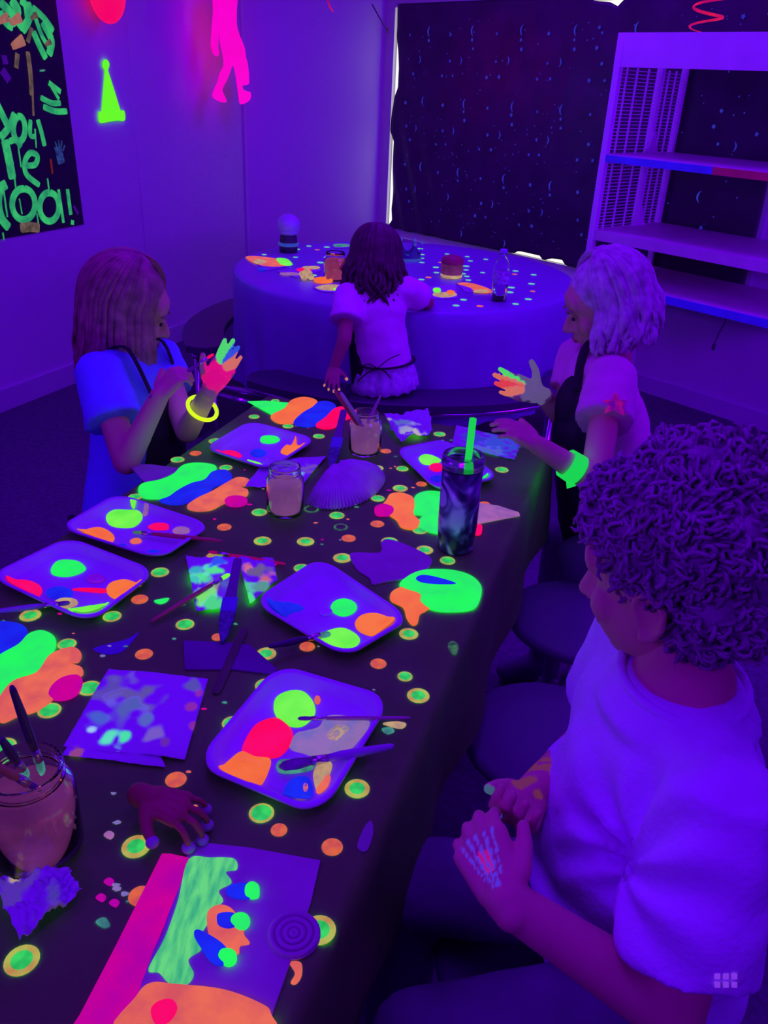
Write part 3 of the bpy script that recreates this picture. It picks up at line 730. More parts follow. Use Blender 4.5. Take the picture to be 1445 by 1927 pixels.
tray([(522, 1258), (738, 1322), (602, 1548), (364, 1448)], 'large foam paint tray nearest the boy, smeared with many mixed colours',
     [([(515, 1335), (520, 1312), (545, 1300), (572, 1302), (590, 1322), (592, 1345), (572, 1366), (548, 1368), (525, 1355)], G_LIME), ([(455, 1412), (475, 1370), (500, 1354), (525, 1352), (548, 1372), (550, 1395), (530, 1422), (505, 1428), (480, 1425)], G_PINK),
      ([(412, 1456), (430, 1432), (455, 1414), (480, 1424), (508, 1428), (506, 1450), (490, 1480), (465, 1486), (435, 1474)], G_ORANGE), ([(555, 1382), (575, 1376), (600, 1368), (612, 1350), (640, 1346), (690, 1358), (692, 1385), (670, 1405), (640, 1415), (600, 1425), (570, 1418), (545, 1408)], G_LILAC),
      ([(600, 1390), (620, 1362), (650, 1356), (670, 1368), (662, 1395), (640, 1408), (615, 1405)], G_CREAM), ([(520, 1440), (530, 1430), (560, 1432), (590, 1436), (585, 1450), (550, 1456), (525, 1454)], G_TEAL), ([(590, 1452), (605, 1432), (625, 1438), (615, 1470), (600, 1490), (592, 1478)], G_CREAM),
      ([(532, 1500), (540, 1475), (560, 1462), (582, 1465), (590, 1490), (580, 1512), (555, 1516)], G_BLUE), (ov(575, 1485, 8, 14), G_SALMON), (ov(565, 1505, 10, 5), G_PALEP), ([(595, 1485), (610, 1458), (622, 1462), (615, 1485), (600, 1495)], G_SALMON), (ov(597, 1318, 6, 8), G_SALMON)])
tray([(742, 852), (838, 832), (942, 905), (822, 930)], 'foam paint tray half hidden behind the dark tumbler',
     [([(788, 862), (800, 855), (820, 860), (830, 868), (810, 875), (795, 873)], G_LIME), (ov(822, 880, 14, 8), G_PINK), (ov(822, 901, 12, 6), G_BLUE), (ov(913, 907, 14, 7), G_GREEN)])

def jar(px, py, hgt, r, liq, fill, label, tint=None):
    c = at(px, py, TZ); c[2] = TZ + .0006
    root = empty('mason_jar', c, label, 'jar', 'glass jars of paint water')
    prof = [(r * .55, 0), (r * .9, .001), (r, .010), (r, hgt * .66), (r * .97, hgt * .74), (r * .82, hgt * .83), (r * .80, hgt * .86), (r * .84, hgt * .87), (r * .80, hgt * .885), (r * .84, hgt * .90), (r * .80, hgt * .92), (r * .83, hgt * .985), (r * .81, hgt)]
    inn = [(q - .0028, max(z, .005)) for q, z in prof][::-1]; inn[0] = (prof[-1][0] - .0025, hgt)
    mesh('glass', lathe(c, prof + inn + [(.001, .005)], 40), GLASS, root, True)
    ip = [(.001, .0056), (r * .88 - .004, .0058), (r - .0034, .012), (r - .0034, min(fill, hgt * .64))]
    if fill > hgt * .66: ip.append((r * .93 - .003, fill))
    mesh('paint_water', lathe(c, ip + [(.001, ip[-1][1] + .0002)], 40), liq, root, True)
    return root, c
def brush(A, B, r, hm, label, bristle=None, flat=.55, bl=.018, wide=1.7, group='paint brushes'):
    """A = end of handle, B = bristle tip"""
    A = np.array(A, float); B = np.array(B, float); d = nrm(B - A); L = np.linalg.norm(B - A)
    root = empty('paint_brush', (A if A[2] < B[2] else B), label, 'paint brush', group)
    fl = .02
    H1 = B - d * (bl + fl)
    mesh('handle', tube([A, A + (H1 - A) * .06, A + (H1 - A) * .5, A + (H1 - A) * .8, H1], [r * .5, r * .8, r * 1.15, r * 1.2, r * .9], 10), hm, root, True)
    mesh('ferrule', tube([H1, H1 + d * fl * .5, H1 + d * fl], [r * .95, r * 1.1, r * 1.2], 10), FERR, root, True)
    mesh('bristles', tube([H1 + d * fl * .98, B - d * bl * .55, B - d * bl * .15, B], [r * 1.15, r * wide * .85, r * wide * .7, r * .35], 10, flat), bristle or BRIST, root, True)
    return root
j1, c1 = jar(75, 1597, .118, .047, LIQR, .082, 'mason jar of plum paint water at the left edge, holding several brushes')
j2, c2 = jar(537, 964, .098, .0365, LIQ, .066, 'mason jar of mauve paint water in the middle with no brushes')
j3, c3 = jar(686, 851, .098, .037, LIQ, .069, 'mason jar of mauve paint water at the far end with brushes in it')
# brushes standing in the near jar: handles up
for (hx, hy, hz, bx, by, hm, lb) in ((22, 1292, .98, .010, .018, BLACKH, 'slim black brush standing tallest in the near jar'), (2, 1390, .93, -.004, .012, BLACKH, 'black brush leaning left in the near jar'),
                                     (-8, 1440, .91, .014, -.004, WOODH, 'tan wooden brush lowest in the near jar')):
    q = at(hx, hy, hz); brush(q, c1 + vec(bx, by, .092), .0042, hm, lb, G_TEAL if hm is BLACKH else BRIST, bl=.026, group='brushes in the near jar')
brush(at(630, 735, .90), c3 + vec(.008, .004, .03), .0048, REDH, 'dark red brush leaning left in the far jar', group='brushes in the far jar')
brush(at(641, 738, .90), c3 + vec(.014, .0, .03), .0045, diff('grey_handle', (.55, .45, .5), .4), 'grey brush leaning beside the red one in the far jar', group='brushes in the far jar')
brush(at(717, 743, .875), c3 + vec(-.012, .006, .03), .0032, glow('violet_handle', (110, 20, 200), .5), 'thin violet brush leaning right in the far jar', group='brushes in the far jar')
# brushes lying about
zt = TZ + .008
def lie(a, b, za, zb): return at(a[0], a[1], za), at(b[0], b[1], zb)
A, B = lie((418, 1018), (250, 1001), TZ + .018, TZ + .011); brush(A, B, .0035, REDH, 'dark red paint brush resting in the left edge tray', G_DOTD)
A, B = lie((-20, 1152), (132, 1134), TZ + .020, TZ + .011); brush(A, B, .0040, PURPH, 'purple paint brush resting in the tray with the pink puddle')
A, B = lie((284, 1170), (432, 1080), TZ + .006, TZ + .022); brush(A, B, .0036, WOODH, 'orange wooden paint brush lying across the painted paper towel', G_LIME)
A, B = lie((536, 1061), (392, 1038), TZ + .005, TZ + .006); brush(A, B, .0030, PINKH, 'magenta paint brush lying behind the painted paper towel', PINKH)
A, B = lie((506, 1217), (622, 1192), TZ + .019, TZ + .013); brush(A, B, .0046, BLACKH, 'black paint brush dipped in the lime paint', G_TEAL)
A, B = lie((772, 1351), (560, 1352), TZ + .020, TZ + .012); brush(A, B, .0026, diff('taupe_handle', (.45, .35, .3), .5), 'thin taupe paint brush reaching into the lime puddle', BRIST)
A, B = lie((741, 1404), (525, 1443), TZ + .022, TZ + .012); brush(A, B, .0052, PURPH, 'thick purple paint brush with black bristles in the large tray', BRIST, bl=.04, wide=2.0)
# broad flat brushes propped on the table
def broad(A, B, wdt, label):
    A = np.array(A); B = np.array(B); d = nrm(B - A); root = empty('flat_brush', B, label, 'paint brush', 'broad flat brushes')
    L = np.linalg.norm(B - A); P = lambda t: A + (B - A) * t
    side = nrm(_right - d * np.dot(_right, d))
    def flatstrip(ts, ws, mm, nm, th=.006):
        V = []; Fc = []; up = nrm(np.cross(side, d))
        for t, w_ in zip(ts, ws):
            for sx, sz in ((-1, -1), (1, -1), (1, 1), (-1, 1)): V.append(P(t) + side * sx * w_ / 2 + up * sz * th / 2)
        for i in range(len(ts) - 1):
            for k in range(4): Fc.append((i * 4 + k, i * 4 + (k + 1) % 4, (i + 1) * 4 + (k + 1) % 4, (i + 1) * 4 + k))
        Fc += [(3, 2, 1, 0), tuple((len(ts) - 1) * 4 + k for k in range(4))]
        o = mesh(nm, (V, Fc), mm, root); bv = o.modifiers.new('b', 'BEVEL'); bv.width = .0015; bv.segments = 2
    flatstrip([0, .05, .3, .5], [wdt * .5, wdt * .6, wdt * .62, wdt * .8], diff('deep_purple_handle', (.13, .1, .2), .5), 'handle')
    flatstrip([.49, .66], [wdt, wdt], diff('blue_ferrule', (.1, .3, .45), .5), 'ferrule', .008)
    flatstrip([.65, .75, .9, 1.0], [wdt * .98, wdt * .95, wdt * .6, wdt * .2], diff('blue_grey_bristle', (.1, .3, .22), .8, .1, .5, 120), 'bristles', .007)
broad(at(448, 1052, TZ + .055), at(418, 1210, TZ + .006), .024, 'broad purple flat brush with blue bristles propped on the painted towel')
broad(at(647, 772, TZ + .06), at(622, 885, TZ + .006), .026, 'broad dark flat brush leaning beside the far jar')
# dark violet card and grey stick below the broad brush
o = mesh('card_strip', slab([at(x, y, TZ)[:2] for x, y in [(345, 1208), (440, 1212), (470, 1216), (522, 1262), (515, 1272), (440, 1262), (348, 1262)]], TZ + .0006, TZ + .003, .0004), diff('violet_card', (.14, .06, .2), .7))
tag(o, 'dark violet card strip lying below the broad flat brush', 'card')
A = at(460, 1182, TZ + .0045); B = at(405, 1305, TZ + .003)
o = mesh('craft_stick', tube([A, A + (B - A) * .05, B - (B - A) * .05, B], [.004, .0065, .0065, .004], 10, .25), diff('grey_stick', (.09, .4, .05), .7)); tag(o, 'greyish flat craft stick crossing the violet card strip', 'stick')

# craft-foam shapes with painted scoops
def cutout(name, base, pieces, label, cat='foam shape', group='painted foam shapes'):
    allp = [p for pts, mm, k in pieces for p in pts]
    c = at(np.mean([p[0] for p in allp]), np.mean([p[1] for p in allp]), TZ)
    root = empty(name, c, label, cat, group)
    for i, (pts, mm, nm) in enumerate(pieces):
        z1 = TZ + .003 + .0006 * i; straight = nm in ('cone', 'board', 'strip')
        mesh(nm, slab(pxpoly(pts, TZ, not straight), TZ + .0007, z1, .0006), mm, root)
    return root
cutout('foam_ice_cream', None, [
    ([(466, 757), (500, 756), (548, 760), (535, 775), (514, 783)], G_GREEN, 'cone'),
    ([(511, 790), (512, 782), (535, 770), (548, 755), (570, 749), (592, 753), (598, 762), (585, 775), (575, 790), (550, 798), (525, 798)], G_ORANGE, 'scoop'),
    ([(552, 797), (568, 780), (588, 768), (600, 758), (620, 758), (632, 766), (628, 780), (610, 795), (590, 804), (565, 804)], G_BLUE, 'scoop'),
    ([(594, 802), (612, 788), (628, 772), (645, 768), (662, 776), (660, 788), (640, 794), (630, 806), (610, 809)], G_PINK, 'topping')],
    'foam ice cream at the far end with a green painted cone', group='painted foam ice creams')
cutout('foam_ice_cream', None, [
    ([(241, 876), (285, 876), (345, 884), (300, 905), (275, 912)], FOAMC, 'cone'),
    ([(260, 925), (268, 912), (300, 905), (325, 895), (345, 877), (375, 873), (405, 878), (403, 892), (378, 908), (345, 920), (330, 935), (300, 940), (270, 938)], G_GREEN, 'scoop'),
    ([(300, 945), (318, 937), (335, 925), (360, 912), (385, 905), (400, 890), (425, 887), (437, 898), (430, 910), (405, 918), (388, 933), (360, 946), (330, 952)], G_BLUE, 'scoop'),
    ([(352, 955), (372, 940), (398, 928), (425, 912), (448, 901), (468, 905), (466, 915), (448, 917), (466, 925), (464, 935), (445, 938), (420, 950), (395, 962), (365, 963)], G_SALMON, 'scoop'),
    (ov(444, 946, 20, 10), G_MAG, 'cherry')],
    'foam ice cream on the left side with an unpainted violet cone', group='painted foam ice creams')
cutout('foam_ice_cream', None, [
    ([(895, 948), (935, 953), (976, 966), (978, 972), (935, 980), (895, 988)], G_PALEP, 'cone'),
    ([(776, 950), (785, 932), (810, 926), (845, 932), (880, 950), (890, 975), (870, 1000), (840, 1008), (800, 1000), (785, 985), (795, 972), (775, 968)], G_GREEN, 'scoop'),
    ([(718, 960), (728, 942), (735, 932), (755, 930), (776, 938), (780, 955), (778, 970), (790, 985), (778, 998), (755, 994), (745, 980)], G_ORANGE, 'scoop'),
    (ov(722, 963, 19, 11), G_MAG, 'cherry'), (ov(898, 1000, 10, 10), G_PINK, 'drip')],
    'foam ice cream behind the dark tumbler with a pale pink cone', group='painted foam ice creams')
cutout('foam_ice_cream', None, [
    ([(-60, 1235), (-50, 1200), (-20, 1175), (20, 1172), (48, 1182), (50, 1200), (25, 1220), (-10, 1245), (-40, 1250)], G_BLUE, 'scoop'),
    ([(-40, 1300), (-30, 1260), (0, 1235), (35, 1215), (55, 1195), (80, 1189), (102, 1200), (105, 1220), (90, 1240), (70, 1265), (30, 1280), (5, 1315), (-20, 1322)], G_GREEN, 'scoop'),
    ([(-10, 1345), (0, 1315), (25, 1285), (70, 1268), (95, 1235), (135, 1221), (153, 1232), (148, 1248), (125, 1250), (152, 1258), (156, 1272), (135, 1280), (105, 1290), (100, 1318), (70, 1340), (35, 1350), (5, 1362)], G_SALMON, 'scoop'),
    ([(92, 1310), (100, 1292), (120, 1278), (145, 1274), (156, 1285), (150, 1305), (130, 1318), (105, 1320)], G_MAG, 'cherry')],
    'foam ice cream at the left edge with blue, green and orange scoops', group='painted foam ice creams')
cutout('foam_cupcake', None, [
    ([(735, 1132), (738, 1115), (762, 1106), (790, 1120), (812, 1140), (800, 1152), (790, 1158), (785, 1175), (775, 1178), (765, 1165), (758, 1145)], G_ORANGE, 'base'),
    ([(752, 1100), (775, 1082), (805, 1074), (850, 1075), (885, 1085), (905, 1105), (903, 1130), (890, 1148), (855, 1153), (815, 1150), (792, 1135), (790, 1120), (762, 1110)], G_GREEN, 'frosting'),
    ([(782, 1092), (795, 1085), (825, 1090), (858, 1101), (830, 1103), (795, 1100)], G_BLUE, 'stripe')],
    'painted green foam shape with an orange foot and blue stripe near the table edge', group='painted foam shapes')
o = mesh('foam_shape', slab(pxpoly([(658, 1048), (672, 1042), (715, 1042), (718, 1022), (735, 1018), (770, 1030), (805, 1048), (812, 1062), (795, 1080), (775, 1090), (730, 1096), (702, 1102), (695, 1090), (672, 1074)], TZ), TZ + .0007, TZ + .0035, .0005), FOAMC)
tag(o, 'plain unpainted violet foam shape with a torn edge', 'foam shape')
# near foam board with painted strips
fb = cutout('foam_board', None, [
    ([(360, 1586), (470, 1598), (603, 1622), (585, 1700), (515, 1905), (500, 1960), (215, 1960), (250, 1860), (305, 1760)], FOAMC, 'board'),
    ([(305, 1610), (320, 1610), (357, 1618), (345, 1655), (290, 1790), (250, 1900), (230, 1960), (120, 1960), (150, 1915), (215, 1790), (280, 1660)], G_MAG, 'strip'),
    ([(355, 1622), (395, 1618), (440, 1620), (446, 1640), (425, 1645), (436, 1665), (412, 1680), (420, 1700), (400, 1715), (392, 1740), (378, 1765), (380, 1790), (355, 1810), (365, 1838), (350, 1858), (320, 1855), (300, 1835), (280, 1828), (310, 1770), (335, 1700)], G_MINT, 'grass'),
    ([(390, 1745), (392, 1720), (410, 1708), (432, 1712), (448, 1730), (458, 1750), (460, 1765), (470, 1780), (452, 1785), (448, 1800), (420, 1790), (398, 1775)], G_SALMON, 'patch'),
    (ov(455, 1682, 30, 15), G_BLUE, 'patch'), (ov(475, 1682, 15, 16), G_GREEN, 'patch'), (ov(430, 1738, 24, 15), G_BLUE, 'patch'), (ov(453, 1740, 18, 15), G_GREEN, 'patch'),
    ([(366, 1768), (372, 1758), (395, 1768), (420, 1785), (432, 1805), (418, 1822), (398, 1815), (380, 1792)], G_BLUE, 'patch'), (ov(430, 1808, 17, 15), G_GREEN, 'patch'),
    ([(258, 1885), (285, 1860), (330, 1862), (420, 1872), (490, 1898), (510, 1918), (500, 1960), (225, 1960)], G_SALMON, 'patch'),
    ([(285, 1912), (300, 1895), (325, 1892), (335, 1910), (320, 1935), (295, 1940)], G_PINK, 'patch')],
    'violet foam board in front with a magenta strip and green grass edge', 'foam board', None)
c = at(553, 1762, TZ)
mesh('coil', join(*[lathe(vec(c[0], c[1], TZ + .0035), [(r, 0), (r, .002), (r - .0025, .0028), (r - .005, .002), (r - .005, 0)], 28) for r in (.0255, .0185, .0115, .0055)], lathe(vec(c[0], c[1], TZ + .0007), [(.0265, 0), (.0265, .003), (.001, .003)], 28)), FOAMC, fb, True)

# paper towels and sheets, daubed with paint
def paper(corners, label, daubs=(), wr=.006, seed=0, n=40, name='paper_towel', cat='paper', mat=None, ragged=0.0, z0=TZ, group='paint rags and papers'):
    C4 = [at(x, y, z0)[:2] for x, y in corners]; V = []
    for j in range(n + 1):
        for i in range(n + 1):
            a, b = i / n, j / n
            if ragged:
                e = ragged * mnoise.noise(Vector((a * 5 + seed, b * 5, 1))); e2 = ragged * mnoise.noise(Vector((a * 5, b * 5 + seed, 7)))
            else: e = e2 = 0
            q = bil(C4, a + e, b + e2)
            hgt = wr * (1 + mnoise.noise(Vector((a * 3 + seed, b * 3, seed)))) * .6 + wr * .5 * abs(mnoise.noise(Vector((a * 9, b * 9 + seed, 2))))
            V.append((q[0], q[1], z0 + .0012 + hgt))
    Fc = [(j * (n + 1) + i, j * (n + 1) + i + 1, (j + 1) * (n + 1) + i + 1, (j + 1) * (n + 1) + i) for j in range(n) for i in range(n)]
    o = mesh(name, (V, Fc), mat or PAPERV, smooth=True); tag(o, label, cat, group)
    def fn(co, C):
        for (x, y, rx, rgb, st) in daubs:
            p = at(x, y, z0 + .003); q = at(x + rx, y, z0 + .003); r = np.linalg.norm(q - p); daub(co, C, p, (r * 1.08, r * 1.3, .05), rgb, st, seed, 1.0, .5)
    set_paint(o, fn)
    s_ = o.modifiers.new('solid', 'SOLIDIFY'); s_.thickness = .0008
    return o
G_, O_, B_, L_, P_, T_ = (80, 250, 110), (245, 125, 90), (30, 90, 250), (150, 125, 215), (235, 60, 150), (90, 190, 215)
paper([(350, 1052), (445, 1056), (425, 1150), (370, 1155)], 'paper towel with green and blue paint under the orange brush', [(380, 1085, 26, G_, .9), (400, 1075, 22, G_, .9), (370, 1075, 14, (40, 200, 200), .8), (410, 1062, 14, B_, .9), (400, 1110, 16, (200, 180, 130), .6), (385, 1125, 24, (130, 250, 90), .9), (405, 1138, 20, G_, .8), (365, 1095, 10, (60, 230, 180), .8)], .007, 1.3)
paper([(448, 1052), (515, 1058), (522, 1098), (470, 1142), (440, 1150)][:4], 'paper towel with orange and mint paint right of the broad brush', [(468, 1072, 14, O_, .8), (500, 1092, 18, O_, .7), (485, 1080, 22, (150, 130, 150), .5), (470, 1110, 22, G_, .7), (490, 1108, 20, (110, 200, 150), .6), (468, 1128, 16, G_, .9)], .007, 3.1)
paper([(205, 1262), (392, 1282), (348, 1434), (120, 1410)], 'violet paper towel with grey smears and two mint dabs', [(215, 1300, 34, (105, 95, 190), .6), (250, 1315, 42, (115, 105, 175), .6), (235, 1335, 30, (95, 120, 200), .6), (182, 1352, 20, (75, 115, 225), .7), (206, 1389, 14, (90, 250, 180), .9), (232, 1394, 15, (70, 250, 150), .9), (275, 1360, 14, (100, 130, 220), .6), (290, 1379, 18, (150, 120, 230), .6), (360, 1290, 16, (110, 110, 210), .5), (360, 1330, 9, (190, 60, 200), .5), (374, 1310, 9, (190, 60, 200), .5), (362, 1365, 8, (190, 60, 200), .5), (135, 1415, 14, (160, 70, 160), .5), (172, 1374, 9, (170, 220, 250), .9), (310, 1398, 8, (140, 60, 210), .5)], .004, 5.2, 60)
paper([(130, 1405), (300, 1420), (312, 1448), (118, 1425)], 'lower violet towel peeping out from under the smeared one', [(140, 1420, 12, (190, 90, 110), .6)], .003, 2.2)
paper([(-10, 1672), (130, 1650), (158, 1690), (40, 1785)], 'crumpled violet paper towel at the left edge below the near jar', [(30, 1700, 40, (110, 70, 220), .5), (120, 1735, 30, (110, 80, 110), .4), (100, 1700, 20, (95, 80, 210), .5), (30, 1668, 8, (225, 190, 140), .7)], .02, 7.7, 50, ragged=.06)
paper([(722, 792), (808, 778), (815, 822), (752, 838)], 'crumpled violet paper towel right of the far jar', [(770, 815, 18, (190, 190, 220), .7), (760, 805, 14, (110, 130, 230), .6), (785, 822, 12, (225, 215, 190), .7), (730, 800, 6, (200, 190, 240), .6)], .016, 4.4, 40, ragged=.07)
paper([(858, 803), (982, 832), (968, 868), (850, 840)], 'blue violet paper sheet at the far right corner of the table', [(930, 838, 45, (40, 90, 235), .7), (890, 825, 25, (50, 70, 235), .6), (915, 852, 26, (90, 130, 235), .6)], .003, 6.1)
paper([(500, 868), (615, 862), (562, 926), (462, 920)], 'violet paper towel with pale smears behind the middle jar', [(540, 880, 22, (100, 70, 215), .6), (580, 885, 16, (140, 90, 220), .6), (565, 895, 8, (110, 190, 250), .8), (520, 900, 16, (60, 20, 150), .4)], .006, 8.8)
# pleated coffee filter
apx = at(632, 868, TZ + .05)
rimc = spline([at(x, y, TZ + .004) for x, y in [(574, 948), (600, 956), (640, 957), (680, 946), (712, 925), (725, 900), (712, 878)]], False, 24)
V = []; NP = len(rimc) - 1
for k, q in enumerate(rimc):
    for t in (.08, .35, .7, 1.0):
        p = apx + (q - apx) * t; wv = t * .0035 * math.sin(k * math.pi / 2.0)
        V.append(p + vec(0, -.3 * wv, wv + .022 * math.sin(math.pi * t) * .5))
Fc = [(k * 4 + j, k * 4 + j + 1, (k + 1) * 4 + j + 1, (k + 1) * 4 + j) for k in range(NP) for j in range(3)]
o = mesh('coffee_filter', (V, Fc), FILTERM, smooth=True); tag(o, 'pleated violet coffee filter fanned out behind the middle jar', 'coffee filter')
s_ = o.modifiers.new('solid', 'SOLIDIFY'); s_.thickness = .0006

# tumbler with straw
m, nt, b = node_mat('marbled_tumbler'); MT['marble'] = m
tc = nt.nodes.new('ShaderNodeTexCoord'); nz = nt.nodes.new('ShaderNodeTexNoise'); nz.inputs['Scale'].default_value = 14; nz.inputs['Distortion'].default_value = 2.2; nz.inputs['Detail'].default_value = 1.5
rp = nt.nodes.new('ShaderNodeValToRGB'); e = rp.color_ramp.elements
e[0].position = .42; e[0].color = (.02, .02, .05, 1); e[1].position = .62; e[1].color = (.45, .75, .5, 1)
x = e.new(.54); x.color = (.12, .2, .22, 1)
nt.links.new(tc.outputs['Object'], nz.inputs['Vector']); nt.links.new(nz.outputs['Fac'], rp.inputs[0]); nt.links.new(rp.outputs[0], b.inputs['Base Color'])
b.inputs['Roughness'].default_value = .3
c = vec(.134, 1.335, TZ + .0006)
tb = empty('tumbler', c, 'tall dark marbled tumbler with a neon green straw', 'tumbler')
mesh('cup', lathe(c, [(.001, 0), (.030, 0), (.0325, .003), (.0355, .05), (.036, .165), (.0345, .165), (.033, .158), (.001, .158)], 40), m, tb, True)
mesh('lid', lathe(c + vec(0, 0, .164), [(.001, 0), (.037, 0), (.038, .003), (.038, .017), (.036, .022), (.030, .022), (.028, .017), (.001, .016)], 40), glassm('smoky_lid', (.45, .4, .6), .15, 1.3), tb, True)
st0 = c + vec(.006, .002, .02); st1 = at(890, 788, TZ + .255)
def pipe(pts, r, n=14):
    V, Fc = tube(pts, r, n); Vi, Fi = tube(pts, r * .78, n)
    nb = len(V); m2 = len(pts); Fc = Fc[:-2]; Fi = [tuple(i + nb for i in q[::-1]) for q in Fi[:-2]]
    for k in range(n): Fc.append(((m2 - 1) * n + k, (m2 - 1) * n + (k + 1) % n, nb + (m2 - 1) * n + (k + 1) % n, nb + (m2 - 1) * n + k)); Fc.append((k, nb + k, nb + (k + 1) % n, (k + 1) % n))
    return V + Vi, Fc + Fi
mesh('straw', pipe([st0, (st0 + st1) / 2, st1], .0062), G_STRAW, tb, True)

# ------------------------------------------------------------------ things on the round table
def rat(x, y, z=RZ): return at(x, y, z)
c = rat(630, 527)
rj = empty('mason_jar', c, 'jar of pink water with a brush on the round table', 'jar')
jr, jh = .048, .115
prof = [(jr * .6, 0), (jr, .008), (jr, jh * .68), (jr * .8, jh * .84), (jr * .84, jh * .9), (jr * .82, jh)]
mesh('glass', lathe(c, prof + [(q - .003, max(z, .004)) for q, z in prof[::-1]] + [(.001, .004)], 32), GLASS, rj, True)
mesh('paint_water', lathe(c, [(.001, .006), (jr - .005, .01), (jr - .004, jh * .66), (jr * .9 - .004, jh * .75), (.001, jh * .755)], 32), LIQP, rj, True)
brush(rat(663, 470, RZ + .16), c + vec(.01, .0, .03), .005, REDH, 'dark red brush standing in the pink jar on the round table')
# water bottle
c = rat(938, 566)
wb = empty('water_bottle', c, 'clear plastic water bottle with a cap on the round table', 'bottle')
pf = [(.02, 0), (.031, .003), (.032, .015), (.030, .03), (.032, .045), (.030, .06), (.032, .075), (.032, .12), (.031, .135), (.024, .155), (.013, .172), (.013, .185)]
mesh('bottle_body', lathe(c, pf + [(q - .0015, z + .0012) for q, z in pf[::-1]] + [(.001, .002)], 28), PLASTICC, wb, True)
mesh('water', lathe(c, [(.001, .004), (.028, .005), (.0285, .075), (.001, .0755)], 24), PLASTICC, wb, True)
mesh('label', lathe(c, [(.0325, .07), (.0332, .072), (.0332, .112), (.0325, .114)], 28), diff('bottle_label', (.5, .5, .75), .5, .3, .6, 90), wb, True)
mesh('cap', lathe(c + vec(0, 0, .183), [(.001, 0), (.0145, 0), (.0145, .014), (.013, .016), (.001, .016)], 20), diff('bottle_cap', (.4, .4, .8), .4), wb, True)
# crown
c = rat(766, 488); V = []; Fc = []; n = 30
for ring in range(2):
    for k in range(n):
        a = 2 * math.pi * k / n
        up = .075 if k % 5 == 0 else (.045 if k % 5 in (1, 4) else .03)
        for rr, z in ((.062, 0), (.066, up)):
            r_ = rr - ring * .003; V.append((c[0] + r_ * math.cos(a), c[1] + r_ * math.sin(a), c[2] + z))
for k in range(n):
    k2 = (k + 1) % n; q = 2 * n
    Fc += [(2 * k, 2 * k2, 2 * k2 + 1, 2 * k + 1), (q + 2 * k2, q + 2 * k, q + 2 * k + 1, q + 2 * k2 + 1), (2 * k + 1, 2 * k2 + 1, q + 2 * k2 + 1, q + 2 * k + 1), (2 * k2, 2 * k, q + 2 * k, q + 2 * k2)]
CROWNM = diff('dark_blue_crown', (.08, .12, .22), .3, .6)
cr = empty('crown', c, 'dark blue toy crown behind the small girl on the round table', 'crown')
mesh('band', (V, Fc), CROWNM, cr)
for k in range(6):
    a = 2 * math.pi * k / 6; mesh('jewel', ell(c + vec(.067 * math.cos(a), .067 * math.sin(a), .08), (.007, .007, .009), None, 10, 6), glow('crown_jewel', (80, 90, 230), .5) if k == 0 else MT['crown_jewel'], cr, True)
mesh('rim', lathe(c, [(.064, 0), (.069, 0), (.069, .012), (.064, .012)], 30), glow('pale_blue_rim', (70, 90, 225), .5), cr, True)
# skull-like lidded cup at the back left of the round table
c = rat(543, 474)
cp = empty('novelty_cup', c, 'violet domed cup with a dark base at the back of the round table', 'cup')
mesh('base', lathe(c, [(.001, 0), (.042, 0), (.045, .03), (.04, .075), (.03, .085), (.001, .085)], 24), DARKM, cp, True)
mesh('dome', join(ell(c + vec(0, 0, .125), (.056, .056, .05), None, 20, 12), lathe(c + vec(0, 0, .078), [(.03, 0), (.046, .01), (.05, .03)], 24)), diff('violet_dome', (.55, .55, .75), .3, .5), cp, True)
mesh('ring', lathe(c + vec(0, 0, .03), [(.047, 0), (.05, .004), (.05, .012), (.047, .016)], 24), MT['pale_blue_rim'], cp, True)
# dark red lidded jar
c = rat(849, 522)
rj2 = empty('red_jar', c, 'small dark red jar with a rounded lid on the round table', 'jar')
mesh('jar_body', lathe(c, [(.001, 0), (.035, 0), (.046, .015), (.05, .04), (.046, .06), (.001, .06)], 24), LIQR, rj2, True)
mesh('lid', lathe(c + vec(0, 0, .06), [(.048, 0), (.05, .006), (.047, .022), (.03, .032), (.001, .035)], 24), diff('maroon_lid', (.5, .06, .12), .4), rj2, True)
mesh('band', lathe(c, [(.04, .001), (.0475, .006), (.0485, .014), (.044, .018)], 24), G_CREAM, rj2, True)
def flatpx(name, pts, mm, label, cat, h=.004, z=RZ, sm=True, group='art pieces on the round table'):
    o = mesh(name, slab(pxpoly(pts, z, sm), z + .0008, z + .0008 + h, min(h * .3, .001)), mm); return tag(o, label, cat, group)
def rsheet(base, pieces, label, name='painted_sheet', cat='paper', bm=None):
    c = at(np.mean([p[0] for p in base]), np.mean([p[1] for p in base]), RZ)
    root = empty(name, c, label, cat, 'art pieces on the round table')
    mesh('sheet', slab(pxpoly(base, RZ, False), RZ + .0008, RZ + .003), bm or FOAM, root)
    for i, (pts, mm) in enumerate(pieces): mesh('paint_patch', slab(pxpoly(pts, RZ), RZ + .003, RZ + .004 + .0004 * i), mm, root)
rsheet([(470, 487), (530, 486), (552, 500), (500, 510)], [([(462, 485), (490, 484), (540, 492), (545, 500), (510, 503), (480, 497)], G_SALMON), (ov(488, 494, 12, 4), G_CREAM), ([(520, 488), (540, 489), (550, 500), (530, 500)], G_LIME), (ov(493, 508, 8, 3), G_BLUE)], 'painted sheet with pink and lime strokes at the left of the round table')
rsheet([(520, 512), (575, 502), (605, 510), (560, 524)], [(ov(572, 509, 14, 4), G_PINK), (ov(545, 517, 20, 3), G_PALEP), (ov(585, 505, 16, 3), G_CREAM)], 'violet foam tray with pink paint near the pink jar', 'foam_tray', 'tray')
rsheet([(588, 542), (620, 534), (652, 536), (645, 552), (605, 550)], [(ov(622, 543, 26, 6), G_CREAM), (ov(640, 546, 12, 4), G_LIME)], 'cream painted paper beside the orange ring')
